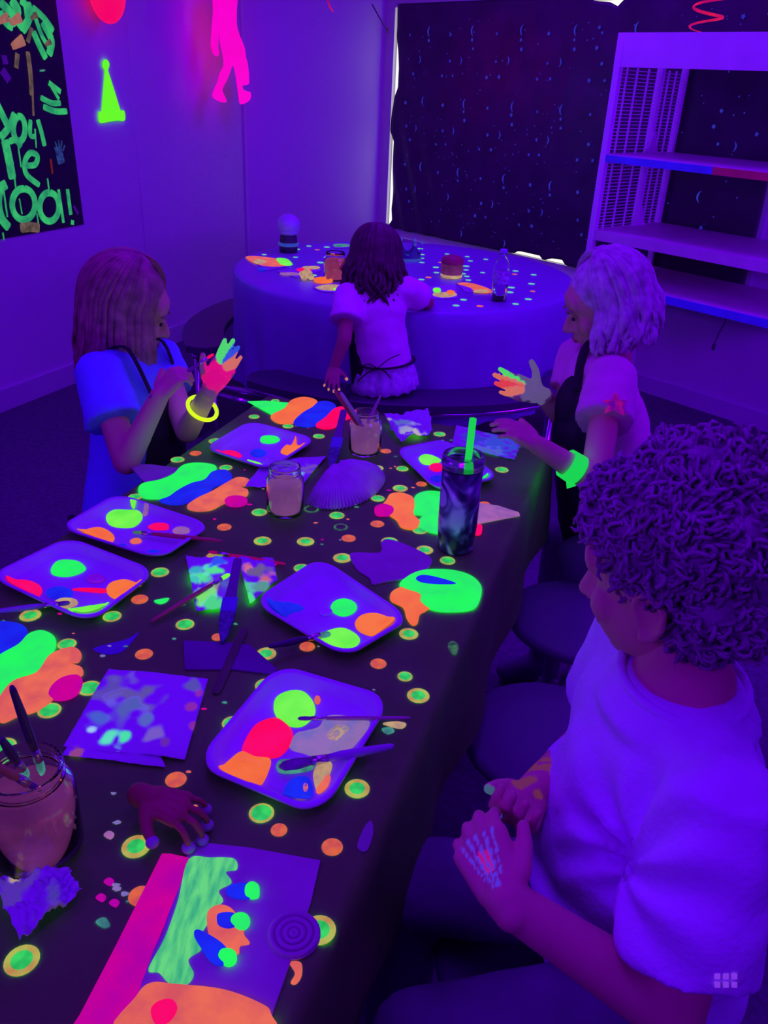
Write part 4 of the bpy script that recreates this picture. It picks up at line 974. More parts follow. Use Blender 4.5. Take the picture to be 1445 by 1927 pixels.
rsheet([(808, 540), (856, 537), (862, 562), (812, 563)], [(ov(836, 556, 24, 5), G_CREAM), (ov(822, 548, 8, 5), G_LIME), (ov(848, 552, 8, 4), G_ORANGE)], 'small tray of cream and lime paint by the girl\'s elbow', 'foam_tray', 'tray')
rsheet([(858, 533), (915, 540), (922, 553), (875, 550)], [([(860, 535), (885, 534), (920, 545), (922, 553), (895, 552), (885, 543)], G_SALMON), (ov(905, 550, 16, 3), G_CREAM)], 'orange painted paper left of the water bottle')
rsheet([(622, 462), (660, 458), (664, 466), (630, 468)], [(ov(642, 463, 16, 3), G_TEAL)], 'teal painted paper behind the pink jar')
c = rat(608, 531)
V = []; Fc = []; n1, n2 = 28, 8
for i in range(n1):
    a = 2 * math.pi * i / n1
    for j in range(n2):
        bb = 2 * math.pi * j / n2; V.append((c[0] + (.034 + .007 * math.cos(bb)) * math.cos(a), c[1] + (.034 + .007 * math.cos(bb)) * math.sin(a), c[2] + .008 + .007 * math.sin(bb)))
for i in range(n1):
    for j in range(n2): Fc.append((i * n2 + j, ((i + 1) % n1) * n2 + j, ((i + 1) % n1) * n2 + (j + 1) % n2, i * n2 + (j + 1) % n2))
tag(mesh('craft_ring', (V, Fc), G_ORANGE, smooth=True), 'neon orange ring lying on the round table', 'ring')
c = rat(577, 527)
tag(mesh('paper_flower', join(*[ell(c + vec(.018 * math.cos(a), .018 * math.sin(a), .014 + .01 * (k % 2)), (.014, .014, .013), None, 10, 6) for k, a in enumerate(np.linspace(0, 6.28, 7)[:-1])], ell(c + vec(0, 0, .035), (.015, .015, .012), None, 10, 6)), G_CREAM, smooth=True), 'cream crumpled paper flower on the round table', 'flower')

# ------------------------------------------------------------------ wall decorations
def wallpoly(name, pts, mat, off, th, parent=None, sm=True, N=LN, D=LDD, sub=4):
    P = [onpl(x, y, N, D - off) for x, y in pts]
    if sm: P = spline(P, True, sub)
    n = len(P); t = np.array([N[0], N[1], 0])
    V = list(P) + [p - t * th for p in P]
    return mesh(name, (V, [tuple(range(n)), tuple(range(2 * n - 1, n - 1, -1))] + [(i, n + i, n + (i + 1) % n, (i + 1) % n) for i in range(n)]), mat, parent)
Z1 = lambda L: [(x / 2.89, y / 2.89) for x, y in L]
hat = empty('party_hat', onpl(208, 230, LN, LDD), 'neon green paper party hat shape stuck on the left wall', 'decoration')
wallpoly('cone', Z1([(570, 378), (583, 378), (622, 500), (655, 610), (650, 625), (555, 625), (552, 600), (562, 480)]), G_HAT, .003, .004, hat, False)
wallpoly('brim', Z1([(536, 615), (545, 606), (600, 612), (665, 600), (676, 615), (678, 645), (668, 658), (640, 655), (600, 660), (550, 668), (538, 655)]), G_HAT, .007, .004, hat)
wallpoly('pompom', Z1([(572, 322), (588, 335), (592, 355), (583, 380), (570, 380), (558, 360), (560, 335)]), G_HAT, .007, .004, hat)
fig = wallpoly('figure_cutout', Z1([(1165, -60), (1285, -60), (1285, 40), (1284, 130), (1300, 190), (1328, 260), (1334, 310), (1345, 350), (1352, 455), (1318, 462), (1322, 490), (1360, 502), (1358, 540), (1330, 562), (1305, 566), (1298, 540), (1290, 480), (1278, 400), (1264, 355), (1250, 390), (1230, 440), (1205, 490), (1228, 540), (1225, 556), (1200, 555), (1158, 532), (1155, 505), (1180, 450), (1195, 395), (1215, 355), (1210, 300), (1195, 230), (1190, 160), (1188, 200), (1182, 250), (1188, 290), (1178, 306), (1160, 295), (1145, 250), (1150, 150), (1158, 60)]), G_HOT, .16, .004, None, True, sub=2)
tag(fig, 'neon hot pink paper cutout of a walking figure hanging by the wall', 'decoration')
c = onpl(203, 2, LN, LDD - .09)
bal = empty('balloon', c - vec(0, 0, .10), 'neon pink balloon at the top edge beside the poster', 'balloon')
mesh('balloon_body', ell(c + vec(0, 0, .04), (.085, .085, .135), None, 24, 16), G_BALLOON, bal, True)
mesh('knot', lathe(c + vec(0, 0, .172), [(.004, 0), (.006, .004), (.016, .014), (.001, .016)], 12), G_BALLOON, bal, True)
mesh('string', tube([c + vec(0, 0, .18), c + vec(.01, .02, .4), c + vec(0, 0, CZ - c[2] - .001)], .0012, 6), DARKM, bal)
# foil swirls hanging from the ceiling
def swirl(x0, y0, d, turns, r, label, ph=0.0, ln=.35):
    p = dp(x0, y0, d); pts = []
    n = 60
    for k in range(n + 1):
        t = k / n; a = ph + turns * 2 * math.pi * t
        pts.append(p + vec(r * math.cos(a), r * math.sin(a), t * ln))
    root = empty('foil_swirl', p, label, 'decoration', 'foil swirls hanging from the ceiling')
    mesh('swirl', tube(pts, [.002] + [.006] * (n - 1) + [.002], 8, .35), G_RED, root, True)
    mesh('string', tube([pts[-1], vec(pts[-1][0], pts[-1][1], CZ - .001)], .0008, 5), DARKM, root)
swirl(1325, 62, 3.6, 4.6, .066, 'red pink foil swirl hanging above the shelf unit', 1.0, .34)
swirl(640, 22, 3.9, .9, .06, 'thin pink foil swirl at the top, left of the window', 2.2, .3)
tag(mesh('wall_cord', tube([onpl(700, 8, BN, BDD - .15), onpl(712, 30, BN, BDD - .12), onpl(731, 62, BN, BDD - .06), bw(-4.75, 1.8, .01)], .004, 6), DARKM, smooth=True), 'thin dark cord running down to the corner of the window', 'cord')

# poster
pc = onpl(60, 450, LN, LDD)
post = empty('poster', pc, 'black poster painted with neon green words on the left wall', 'poster')
PB = [onpl(x, y, LN, LDD - .006) for x, y in [(88, -120), (105, 0), (130, 200), (158, 422), (80, 436), (0, 450)]]
sA = PB[0][:2] @ LD; n6 = None
P = [*PB, lw(float(PB[-1][:2] @ LD) - .16, PB[-1][2] - .012, .006), lw(float(PB[-1][:2] @ LD) - .16, PB[0][2], .006)]
t3 = np.array([*LN, 0]); n = len(P); V = P + [p + t3 * .005 for p in P]
mesh('board', (V, [tuple(range(n - 1, -1, -1)), tuple(range(n, 2 * n))] + [(i, (i + 1) % n, n + (i + 1) % n, n + i) for i in range(n)]), BLACKPOST, post)
OFF = [.0068]
def stroke(L, wpx, mm, name='brush_stroke', sc_=2.89):
    OFF[0] += .00006
    pts = spline([onpl(x / sc_, y / sc_, LN, LDD - OFF[0]) for x, y in L], False, 6) if len(L) > 2 else [onpl(x / sc_, y / sc_, LN, LDD - OFF[0]) for x, y in L]
    wd = wpx / sc_ * 4.6 / FPX / 1.65; V = []; Fc = []
    m = len(pts)
    for i in range(m):
        t = nrm(pts[min(i + 1, m - 1)] - pts[max(i - 1, 0)]); s = nrm(np.cross(t, t3)); k = wd * (1 if 0 < i < m - 1 else .75)
        for a, b in ((-1, 0), (1, 0), (1, 1), (-1, 1)): V.append(pts[i] + s * a * k - t3 * b * .0012)
    for i in range(m - 1):
        for k in range(4): Fc.append((i * 4 + k, i * 4 + (k + 1) % 4, (i + 1) * 4 + (k + 1) % 4, (i + 1) * 4 + k))
    Fc += [(0, 1, 2, 3), tuple((m - 1) * 4 + k for k in (3, 2, 1, 0))]
    mesh(name, (V, Fc), mm, post)
def loop(cx, cy, rx, ry, a0=0, n=12): return [(cx + rx * math.cos(a0 + 2 * math.pi * k / n), cy + ry * math.sin(a0 + 2 * math.pi * k / n)) for k in range(n + 1)]
GD = G_DULLG
for L, wd in (([(-20, 560), (10, 620), (45, 690)], 28), ([(80, 615), (50, 690), (0, 750)], 26), (loop(104, 700, 32, 68, -1.8), 24), ([(165, 650), (165, 735), (195, 740)], 18), ([(205, 650), (225, 720), (243, 795)], 20),
              ([(98, 790), (115, 910)], 8), ([(190, 700), (197, 805)], 8), ([(25, 760), (45, 850), (68, 975)], 36), ([(50, 770), (85, 762), (115, 800)], 22), ([(138, 900), (190, 895), (203, 850), (165, 832), (135, 880), (145, 950), (215, 1008)], 22),
              ([(35, 1000), (0, 1030), (-10, 1110), (10, 1190), (50, 1240)], 34), (loop(128, 1110, 62, 85, -1.5), 26), (loop(268, 1125, 52, 78, -1.5), 26), ([(318, 1030), (345, 1212)], 18), ([(366, 1028), (385, 1168)], 24), ([(386, 1208), (402, 1212)], 24),
              ([(105, 1080), (120, 1165)], 7), ([(200, 1160), (210, 1225)], 8), ([(15, 1265), (22, 1305)], 8), ([(258, 970), (266, 1030)], 9), ([(20, 1040), (40, 1180)], 10), ([(70, 880), (85, 1020)], 8)):
    stroke(L, wd, GD)
for L, wd in (([(0, 10), (60, 70), (130, 160)], 30), ([(60, 0), (95, 60), (60, 130)], 34), ([(150, 10), (160, 90), (120, 170)], 30), ([(175, 40), (240, 100), (290, 170)], 24), ([(180, 170), (215, 250), (250, 320)], 26), ([(230, 120), (280, 220), (265, 300)], 30),
              ([(0, 60), (30, 120), (70, 150)], 28), ([(110, 0), (140, 30), (150, 100)], 26), ([(190, 90), (230, 200), (270, 260)], 18)): stroke(L, wd, GD, 'leaf_stroke')
for L, wd in (([(265, 450), (330, 500)], 26), ([(235, 580), (300, 605), (365, 605)], 22), ([(220, 530), (280, 560), (330, 560)], 20), ([(280, 470), (320, 540)], 18)): stroke(L, wd, MT['dull_poster_green'], 'leaf_stroke')
for cx, cy, r in ((18, 105, 34), (85, 110, 38), (98, 235, 42), (185, 90, 24), (262, 235, 22)): stroke([(cx - r * .3, cy - r * .6), (cx, cy), (cx + r * .2, cy + r * .6)], r * 1.6, G_BEIGE if r < 30 else glow('dull_salmon_%d' % cx, (205, 130, 110), .6, (170, 100, 100), 14), 'petal')
for L, wd in (([(150, 280), (165, 400), (172, 520)], 20), ([(175, 480), (182, 630)], 12), ([(172, 150), (150, 230)], 22), ([(95, 290), (88, 370)], 26), ([(110, 1240), (165, 1235), (215, 1240)], 36)): stroke(L, wd, G_BEIGE, 'stem_stroke')
stroke([(20, 300), (30, 350)], 32, diff('grey_print', (.35, .3, .3), .7), 'hand_print'); stroke([(10, 380), (50, 440)], 40, MT['grey_print'], 'hand_print')
BH = glow('blue_hand_print', (60, 90, 170), .5, (40, 40, 110), 60)
stroke([(315, 800), (325, 850), (335, 890)], 38, BH, 'hand_print')
for L in ([(300, 770), (310, 810)], [(318, 760), (322, 805)], [(335, 765), (332, 810)], [(352, 790), (342, 820)], [(295, 800), (308, 835)]): stroke(L, 9, BH, 'finger_print')
stroke([(275, 865), (285, 945)], 12, glow('dull_red_drip', (150, 40, 55), .5)); stroke([(400, 1120), (425, 1165)], 16, MT['grey_print'], 'hand_print'); stroke([(215, 385), (245, 382)], 8, G_TEAL)

# ------------------------------------------------------------------ people
def _remesh(geos, voxel, it, factor, loc):
    V, Fc = join(*geos); V = np.array(V) - loc
    me = bpy.data.meshes.new('tmp'); me.from_pydata([tuple(v) for v in V], [], Fc); me.update()
    t = bpy.data.objects.new('tmp', me); COL.objects.link(t)
    r = t.modifiers.new('r', 'REMESH'); r.mode = 'VOXEL'; r.voxel_size = voxel
    if it:
        s = t.modifiers.new('s', 'SMOOTH'); s.iterations = it; s.factor = factor
    dg = bpy.context.evaluated_depsgraph_get(); em = t.evaluated_get(dg).to_mesh()
    n = len(em.vertices); co = np.zeros(n * 3, np.float32); em.vertices.foreach_get('co', co)
    F2 = [tuple(p.vertices) for p in em.polygons]
    t.evaluated_get(dg).to_mesh_clear(); bpy.data.objects.remove(t); bpy.data.meshes.remove(me)
    return co.reshape(-1, 3), F2
def remesh_obj(name, geos, voxel, it, mat, parent, disp=0.0, dscale=18.0, factor=.5, fine=()):
    """one continuous skin over overlapping shapes; 'fine' = further groups (hands, head) at a smaller step"""
    loc = wloc(parent); parts = [_remesh(geos, voxel, it, factor, loc)] + [_remesh(g_, v_, i_, .5, loc) for g_, v_, i_ in fine]
    V = np.concatenate([p[0] for p in parts]); Fc = []; off = 0
    for p in parts: Fc += [tuple(i + off for i in q) for q in p[1]]; off += len(p[0])
    nm = bpy.data.meshes.new(name); nm.from_pydata(V.tolist(), [], Fc); nm.update(); nm.materials.append(mat)
    nm.polygons.foreach_set('use_smooth', [True] * len(nm.polygons))
    if disp:
        for v, vn in zip(nm.vertices, [v.normal.copy() for v in nm.vertices]):
            q = v.co * dscale; v.co += vn * disp * (mnoise.noise(q) + .5 * mnoise.noise(q * 2.3))
    o = bpy.data.objects.new(name, nm); COL.objects.link(o); o.parent = parent; o.location = (0, 0, 0); WL[o.name] = loc
    return o
def rot(v, ax, a):
    ax = nrm(ax); v = np.array(v, float); return v * math.cos(a) + np.cross(ax, v) * math.sin(a) + ax * np.dot(ax, v) * (1 - math.cos(a))
def hand(w, d, pn, side, L=.13, curl=(.2, .3, .3), spread=.12, thumb=(.75, .55, .25), fc=None, rs=1.0):
    """w wrist, d finger direction, pn palm normal, side = +1/-1 which side the thumb is; returns shapes, tips"""
    d = nrm(d); pn = nrm(np.array(pn) - d * np.dot(pn, d)); s = nrm(np.cross(d, pn)) * side
    k = L / .13; g = []; tips = []; pl = .062 * k; wd = .061 * k
    g.append(caps(w - d * .012 * k, w + d * .012 * k, .0185 * k, .019 * k))
    for i, off in enumerate((.36, .12, -.12, -.36)):
        b = w + d * pl * (1, 1.05, 1.0, .9)[i] + s * wd * off
        g.append(caps(w + d * .012 * k + s * wd * off * .6, b, .0125 * k, .0105 * k, 10))
        fl = (.052, .058, .053, .042)[i] * k; r = (.0072, .0074, .0071, .0063)[i] * k * rs
        fd = nrm(d + s * spread * off * 2); p = b
        cs = fc[i] if fc else curl
        for j, (ln, an) in enumerate(zip((.44, .31, .25), cs)):
            ax = np.cross(fd, pn); fd = rot(fd, ax, an); q = p + fd * fl * ln
            g.append(caps(p, q, r * (1 - .06 * j), r * (1 - .06 * (j + 1)), 10)); p = q
        tips.append(p)
    b = w + d * .018 * k + s * wd * .42; td = nrm(s * thumb[0] + d * thumb[1] + pn * thumb[2])
    m1 = b + td * .026 * k; td2 = nrm(td + d * .5); m2 = m1 + td2 * .022 * k
    g += [caps(w + d * .01 * k + s * wd * .2, b, .012 * k, .0115 * k, 10), caps(b, m1, .0115 * k, .009 * k, 10), caps(m1, m2, .009 * k, .0075 * k, 10)]; tips.append(m2)
    return g, tips, w + d * pl * .55, pn
def head(c, f, up=(0, 0, 1), k=1.0):
    f = nrm(f); s = nrm(np.cross(f, up)); u = np.cross(s, f); ax = (s, f, u)
    P = lambda a, b, e: c + (s * a + f * b + u * e) * k
    R = lambda *r: tuple(x * k for x in r)
    g = [ell(P(0, -.008, .022), R(.074, .090, .082), ax, 22, 14), ell(P(0, .022, -.035), R(.060, .064, .066), ax, 20, 12), ell(P(0, .048, -.078), R(.030, .028, .022), ax, 14, 8),
         ell(P(0, .07, .03), R(.05, .016, .03), ax, 14, 8), caps(P(0, .086, .0), P(0, .099, -.024), .007 * k, .0105 * k, 10), ell(P(.010, .088, -.028), R(.008, .009, .007), ax, 8, 6), ell(P(-.010, .088, -.028), R(.008, .009, .007), ax, 8, 6),
         ell(P(0, .082, -.050), R(.021, .010, .0055), ax, 12, 6), ell(P(0, .080, -.060), R(.018, .010, .006), ax, 12, 6), ell(P(.036, .058, -.022), R(.022, .020, .024), ax, 12, 8), ell(P(-.036, .058, -.022), R(.022, .020, .024), ax, 12, 8)]
    for e in (-1, 1):
        g.append(ell(P(e * .075, -.006, -.010), R(.006, .015, .024), ax, 12, 8))
        ear = [P(e * .079, .008, -.022), P(e * .081, .010, .004), P(e * .084, .0, .018), P(e * .087, -.014, .016), P(e * .088, -.022, .0), P(e * .085, -.018, -.018), P(e * .080, -.006, -.034), P(e * .077, .003, -.036)]
        g.append(tube(spline(ear, False, 3), .0046 * k, 8)); g.append(ell(P(e * .079, .004, -.034), R(.006, .008, .008), ax, 10, 6))
    return g, P, ax
def face_parts(P, ax, k, parent):
    for e in (-1, 1):
        eo = mesh('eye', ell(P(e * .030, .081, .002), (.009 * k, .004 * k, .0045 * k), ax, 12, 8), EYEM, parent, True)
        mesh('eyebrow', caps(P(e * .018, .090, .020), P(e * .045, .078, .021), .0028 * k, .002 * k, 8), HAIRLB, parent, True)
    mesh('mouth', caps(P(-.016, .090, -.055), P(.016, .090, -.055), .0032 * k, .0032 * k, 8), LIP, parent, True)
def long_hair(P, ax, k, parent, mat, drop, n=90, part=0.0, face_gap=58, seed=1, wave=.006, hang=(0, 0, -1), thick=.011, flare=.0, backlen=1.0):
    rd = random.Random(seed); s, f, u = ax; g = []
    g.append(ell(P(0, -.016, .030), (.080 * k, .091 * k, .083 * k), ax, 28, 18))
    for i in range(n):
        az = rd.uniform(face_gap, 360 - face_gap); layer = rd.uniform(1.0, 1.10)
        a = math.radians(az); hx, hf = math.sin(a), math.cos(a)
        pts = []; rs = []
        for th in (4, 22, 42, 62, 80, 96):
            t = math.radians(th)
            rr = (.084 * layer, .093 * layer, .089 * layer)
            ph = rd.uniform(-.002, .002)
            pts.append(P((rr[0] + ph) * math.sin(t) * hx + part * math.cos(t), -.012 + rr[1] * math.sin(t) * hf, .026 + rr[2] * math.cos(t)))
            rs.append(thick * k * (.5 if th < 10 else .9))
        p = pts[-1]; outd = nrm(s * hx + f * hf); L = drop * k * rd.uniform(.82, 1.08) * (backlen if abs(az - 180) < 75 else 1.0)
        for j in range(1, 7):
            t = j / 6; q = p + np.array(hang) * L * t + outd * flare * math.sin(math.pi * t * .8) + (s * math.sin(j * 1.7 + i) + f * math.cos(j * 1.3 + i * 2)) * wave * t
            pts.append(q); rs.append(thick * k * (1 - .62 * t))
        g.append(tube(spline(pts, False, 2), list(np.interp(np.linspace(0, len(rs) - 1, (len(pts) - 1) * 2 + 1), range(len(rs)), rs)), 6, .6))
    return mesh('hair', join(*g), mat, parent, True)

# ---- boy in the foreground, seen from behind his left shoulder
boy = empty('person', un(.80, .06, 0), 'person with dark curly hair in a violet-lit white tee, seated in the right foreground', 'person')
hc = dp(1262, 1085, .93); hf = nrm(vec(-.80, .55, -.27))
hg, HP, hax = head(hc, hf, k=1.03)
sN = un(.700, .150, .865); sF = un(.950, .05, .885)          # near (left) and far (right) shoulder
nk = (sN + sF) / 2 + vec(0, 0, .035)
pel = un(.79, .13, .53); chest = (sN + sF) / 2 - vec(0, 0, .10)
eN = at(1262, 1900, .655); wN = at(952, 1695, .755)
eF = at(1120, 1385, .68); wF = at(1000, 1492, .725)
headg = list(hg) + [caps(hc - vec(0, 0, .05), nk, .038, .042)]; body = [caps(hc - vec(0, 0, .05) - hf * .02, nk - vec(0, 0, .01), .047, .05), caps(sN, sF, .045, .045), caps(nk, chest, .06, .085), caps(chest, pel, .09, .095)]
body += [caps(sN, eN, .042, .035), caps(eN, wN, .036, .0235), caps(sF, eF, .040, .034), caps(eF, wF, .034, .022)]
h1, t1, pc1, pn1 = hand(wN, at(893, 1565, .775) - wN, vec(.15, .55, -.5), -1, .138, curl=(.45, .6, .4), thumb=(.5, .8, .3))
h2, t2, pc2, pn2 = hand(wF, at(948, 1560, .745) - wF, vec(-.2, -.5, .5), 1, .13, curl=(.55, .7, .5), thumb=(.3, .8, .3))
bo = remesh_obj('body', body, .007, 3, SKIN, boy, fine=((headg, .004, 2), (h1 + [caps(wN + (eN - wN) * .25, wN, .0265, .0232)], .003, 4), (h2 + [caps(wF + (eF - wF) * .25, wF, .0248, .0218)], .003, 4)))
def boypaint(co, C):
    dH = nrm(at(893, 1565, .775) - wN); sH = nrm(np.cross(dH, pn1)); q = co - (pc1 + dH * .004)
    A_, B_c, D_ = q @ dH, q @ sH, q @ pn1
    for i in np.where((np.abs(A_) < .035) & (np.abs(B_c) < .03) & (D_ < .002))[0]:
        t = (A_[i] + .03) / .06; nz_ = mnoise.noise(Vector((A_[i] * 160, B_c[i] * 420, 1)))
        if 0 < t < 1 and abs(B_c[i]) < .004 + .017 * t ** .7:
            ln = math.cos(B_c[i] * 620 / (.35 + .65 * t)) + .7 * nz_
            if ln > .15 + .9 * (t - .5): C[i] = (*[v * .8 for v in s2l((85, 55, 250))], .8)
            elif abs(B_c[i]) < .005 and .3 < t < .7: C[i] = (*[v * .7 for v in s2l((215, 15, 140))], .8)
    daub(co, C, t2[4], (.007, .007, .007), (70, 120, 150), .6, 2, .7); daub(co, C, t1[0], (.006, .006, .006), (60, 70, 220), .7, 5, .6)
    daub(co, C, wF + (eF - wF) * .2, (.02, .02, .03), (150, 60, 70), .5, 1, 1.3); daub(co, C, wF, (.02, .02, .03), (150, 60, 70), .5, 6, 1.3)
set_paint(bo, boypaint)
fb_ = nrm(np.cross(sN - sF, vec(0, 0, 1))); fb_ = fb_ if np.dot(fb_[:2], -TN) > 0 else -fb_
sd_ = nrm(sN - sF)
sh = [frus(nk + vec(0, 0, .012), nk - vec(0, 0, .03), .068, .095, 24), caps(sN + vec(0, 0, -.004), sF + vec(0, 0, -.004), .058, .058), ell(chest + vec(0, 0, .02), (.165, .105, .12), (sd_, fb_, vec(0, 0, 1)), 26, 16),
      ell(chest + fb_ * .03 - vec(0, 0, .12), (.15, .12, .13), (sd_, fb_, vec(0, 0, 1)), 26, 16), frus(chest - vec(0, 0, .05), pel - vec(0, 0, .04), .145, .155, 26, .82, sd_), caps(chest, chest - vec(0, 0, .05), .12, .13)]
uN = nrm(eN - sN); uF = nrm(eF - sF)
sh += [frus(sN - uN * .02, sN + uN * .165, .062, .075, 22), caps(sN, sN + uN * .05, .06, .062), frus(sF - uF * .02, sF + uF * .13, .058, .066, 22), caps(sF, sF + uF * .05, .056, .058)]
shirt = remesh_obj('shirt', sh, .0070, 3, SHIRTV, boy, .0035, 11)
# creases running out of the near armpit and across the belly
apt = sN + fb_ * .075 - vec(0, 0, .085); vs_ = shirt.data.vertices; vn_ = [v.normal.copy() for v in vs_]
for v, vn in zip(vs_, vn_):
    q = np.array(v.co) + wloc(boy) - apt; r = np.linalg.norm(q); an = math.atan2(q[2], float(q @ sd_))
    a1 = .0065 * math.exp(-((r - .05) / .075) ** 2) * math.sin(an * 9 + 2.5 * mnoise.noise(v.co * 9))
    w2 = math.exp(-((v.co.z - .60) / .08) ** 2) * .006 * math.sin(v.co.z * 95 + float(q @ sd_) * 22 + 3 * mnoise.noise(v.co * 7))
    v.co += vn * (a1 + w2)
mesh('sleeve_print', join(*[box(sN + uN * .145 + vec(*(nrm(_right) * (dx))) - _fwd * .074 + vec(0, 0, 0) + _down * dz, (.005, .0012, .005), (_right, _fwd, _down)) for dx in (.0, .008, .016) for dz in (0, .008)]), glow('pale_violet_print', (150, 60, 255), .8), boy)
col = [nk + vec(0, 0, .008) + .073 * (math.cos(a) * sd_ + math.sin(a) * fb_ * .95) for a in np.linspace(0, 2 * math.pi, 25)]
mesh('collar', tube(col, .006, 8), SHIRTV, boy, True)
kn = pel + fb_ * .30 + vec(0, 0, -.02)
tr = [caps(pel + sd_ * .06 - vec(0, 0, .02), pel - sd_ * .06 - vec(0, 0, .02), .095, .095)]
for e, dn in ((.085, .0), (-.075, .0)):
    hp = pel + sd_ * e + vec(0, 0, -.025); kk = hp + fb_ * .30 + vec(0, 0, .0) + sd_ * e * .3; ft = vec(kk[0], kk[1], .09)
    tr += [caps(hp, kk, .078, .062), caps(kk, ft, .058, .045), caps(vec(ft[0], ft[1], .05), vec(ft[0], ft[1], .04) + fb_ * .12, .045, .035)]
remesh_obj('trousers', tr, .013, 3, PANTS, boy, .003, 14)
# thick curly hair
rd = random.Random(3); g = [ell(HP(0, -.034, .060), (.100, .104, .094), hax, 30, 20), ell(HP(0, -.055, .0), (.085, .075, .075), hax, 24, 16), ell(HP(0, .034, .082), (.076, .048, .048), hax, 24, 14), ell(HP(.052, -.004, .036), (.033, .050, .036), hax, 18, 12), ell(HP(-.052, -.004, .036), (.033, .050, .036), hax, 18, 12)]
cap_ = remesh_obj('hair', g, .008, 3, HAIRDK, boy, .012, 26)
cu = []; cv = cap_.data.vertices; nv_ = len(cv); cn = [v.normal.copy() for v in cv]
for i in range(1500):
    j = rd.randrange(nv_); b0_ = np.array(cv[j].co) + wloc(boy); out = nrm(np.array(cn[j]))
    if np.linalg.norm((b0_ - HP(0, .03, -.03))) < .06: continue
    x_, y_ = frame_of(out); an = rd.uniform(0, 6.28); dr = nrm(x_ * math.cos(an) + y_ * math.sin(an) + out * rd.uniform(-.1, .35) - vec(0, 0, .35)); yy = np.cross(dr, out)
    r_ = rd.uniform(.004, .0085); ph = rd.uniform(0, 6); L_c = rd.uniform(.022, .04)
    pts = [b0_ + out * .001 + dr * (L_c * (t - .5)) + r_ * (out * math.cos(ph + t * 9) + yy * math.sin(ph + t * 9)) for t in np.linspace(0, 1, 11)]
    cu.append(tube(pts, [.0012] + [.0026] * 9 + [.0008], 4))
mesh('curls', join(*cu), HAIRDK, boy, True)

# ---- girl in the blue shirt at the left
g1 = empty('person', un(1.66, -1.20, 0), 'person with long brown hair in a glowing blue tee and black apron, painting her palm', 'person')
hc = dp(240, 578, 1.93); hf = nrm(vec(.90, .14, -.40))
k1 = 1.02; hg, HP, hax = head(hc, hf, up=(.1, 0, 1), k=k1)
sR = dp(188, 702, 1.84); sL = dp(302, 672, 2.04); nk = (sR + sL) / 2 + vec(0, 0, .03)
pel = dp(225, 945, 1.90); pel[2] = .52
eR = dp(238, 868, 1.79); wR = dp(300, 745, 1.74); eL = dp(352, 812, 1.93); wL = dp(397, 730, 1.83)
ch = (sR + sL) / 2 - vec(0, 0, .09)
headg = list(hg) + [caps(hc - vec(0, 0, .05), nk, .038, .042)]; body = [caps(hc - vec(0, 0, .05) - hf * .015, nk - vec(0, 0, .01), .036, .038), caps(sR, sL, .036, .036), caps(nk, ch, .045, .07), caps(ch, pel, .075, .08),
     caps(sR, eR, .034, .030), caps(eR, wR, .030, .020), caps(sL, eL, .034, .028), caps(eL, wL, .028, .0195)]
tip_br = dp(402, 666, 1.78)
h1, t1, pcR, _ = hand(wR, dp(338, 697, 1.74) - wR, vec(.5, .6, -.3), 1, .115, curl=(.7, .8, .4))
pnL = nrm(dp(396, 690, 1.6) - dp(430, 690, 1.83))
h2, t2, pcL, pnl = hand(wL, dp(440, 655, 1.84) - wL, pnL, -1, .122, curl=(.08, .12, .1), spread=.10, thumb=(.6, .7, .35))
bo = remesh_obj('body', body, .006, 3, SKIN, g1, fine=((headg, .0045, 3), (h1 + [caps(wR + (eR - wR) * .25, wR, .0222, .0198)], .003, 4), (h2 + [caps(wL + (eL - wL) * .25, wL, .0214, .0193)], .003, 4)))
def p1(co, C):
    daub(co, C, pcL + pnl * .01, (.034, .034, .034), (250, 5, 130), .9, 1, .3); daub(co, C, wL + (pcL - wL) * .5, (.026, .026, .026), (245, 5, 130), .85, 2, .35)
    for i, (rgb, e) in enumerate(((G_, 1), (G_, 1), (B_, 1), (O_, 1))):
        a = t2[i]; b = pcL + (t2[i] - pcL) * .45
        for t in np.linspace(0, 1, 7): daub(co, C, a + (b - a) * t, (.012, .012, .012), rgb, .85, i, .2)
set_paint(bo, p1)
face_parts(HP, hax, k1, g1)
fb_ = nrm(np.cross(sR - sL, vec(0, 0, 1))); fb_ = fb_ if fb_[0] > 0 else -fb_; sd_ = nrm(sR - sL)
uR = nrm(eR - sR); uL = nrm(eL - sL)
hem1 = pel - vec(0, 0, .07)
sh = [caps(sR, sL, .046, .046), ell(ch + vec(0, 0, .02), (.125, .085, .10), (sd_, fb_, vec(0, 0, 1)), 24, 14), frus(ch, hem1, .105, .125, 26, .8, sd_), caps(ch, ch - vec(0, 0, .06), .09, .09),
      frus(sR - uR * .02, sR + uR * .125, .052, .066, 22), caps(sR, sR + uR * .04, .05, .052), frus(sL - uL * .02, sL + uL * .10, .048, .056, 22), caps(sL, sL + uL * .03, .046, .05)]
remesh_obj('shirt', sh, .008, 3, SHIRTB, g1, .004, 15)
ap = [ell(ch + fb_ * .028 - vec(0, 0, .02), (.085, .076, .10), (sd_, fb_, vec(0, 0, 1)), 22, 14), frus(ch + fb_ * .026 - vec(0, 0, .06), pel + fb_ * .035 - vec(0, 0, .12), .105, .13, 24, .82, sd_)]
remesh_obj('apron', ap, .01, 3, APRON, g1, .003, 15)
for e in (-1, 1):
    mesh('apron_strap', tube(spline([ch + fb_ * .09 + sd_ * e * .055 + vec(0, 0, .04), (sR + sL) / 2 + sd_ * e * .065 + fb_ * .045 + vec(0, 0, .052), nk + sd_ * e * .05 - fb_ * .02 + vec(0, 0, .012), nk - fb_ * .055 + vec(0, 0, .008)], False, 5), .0085, 8, .4), APRON, g1, True)
tie = pel - fb_ * .10 + vec(0, 0, .03)
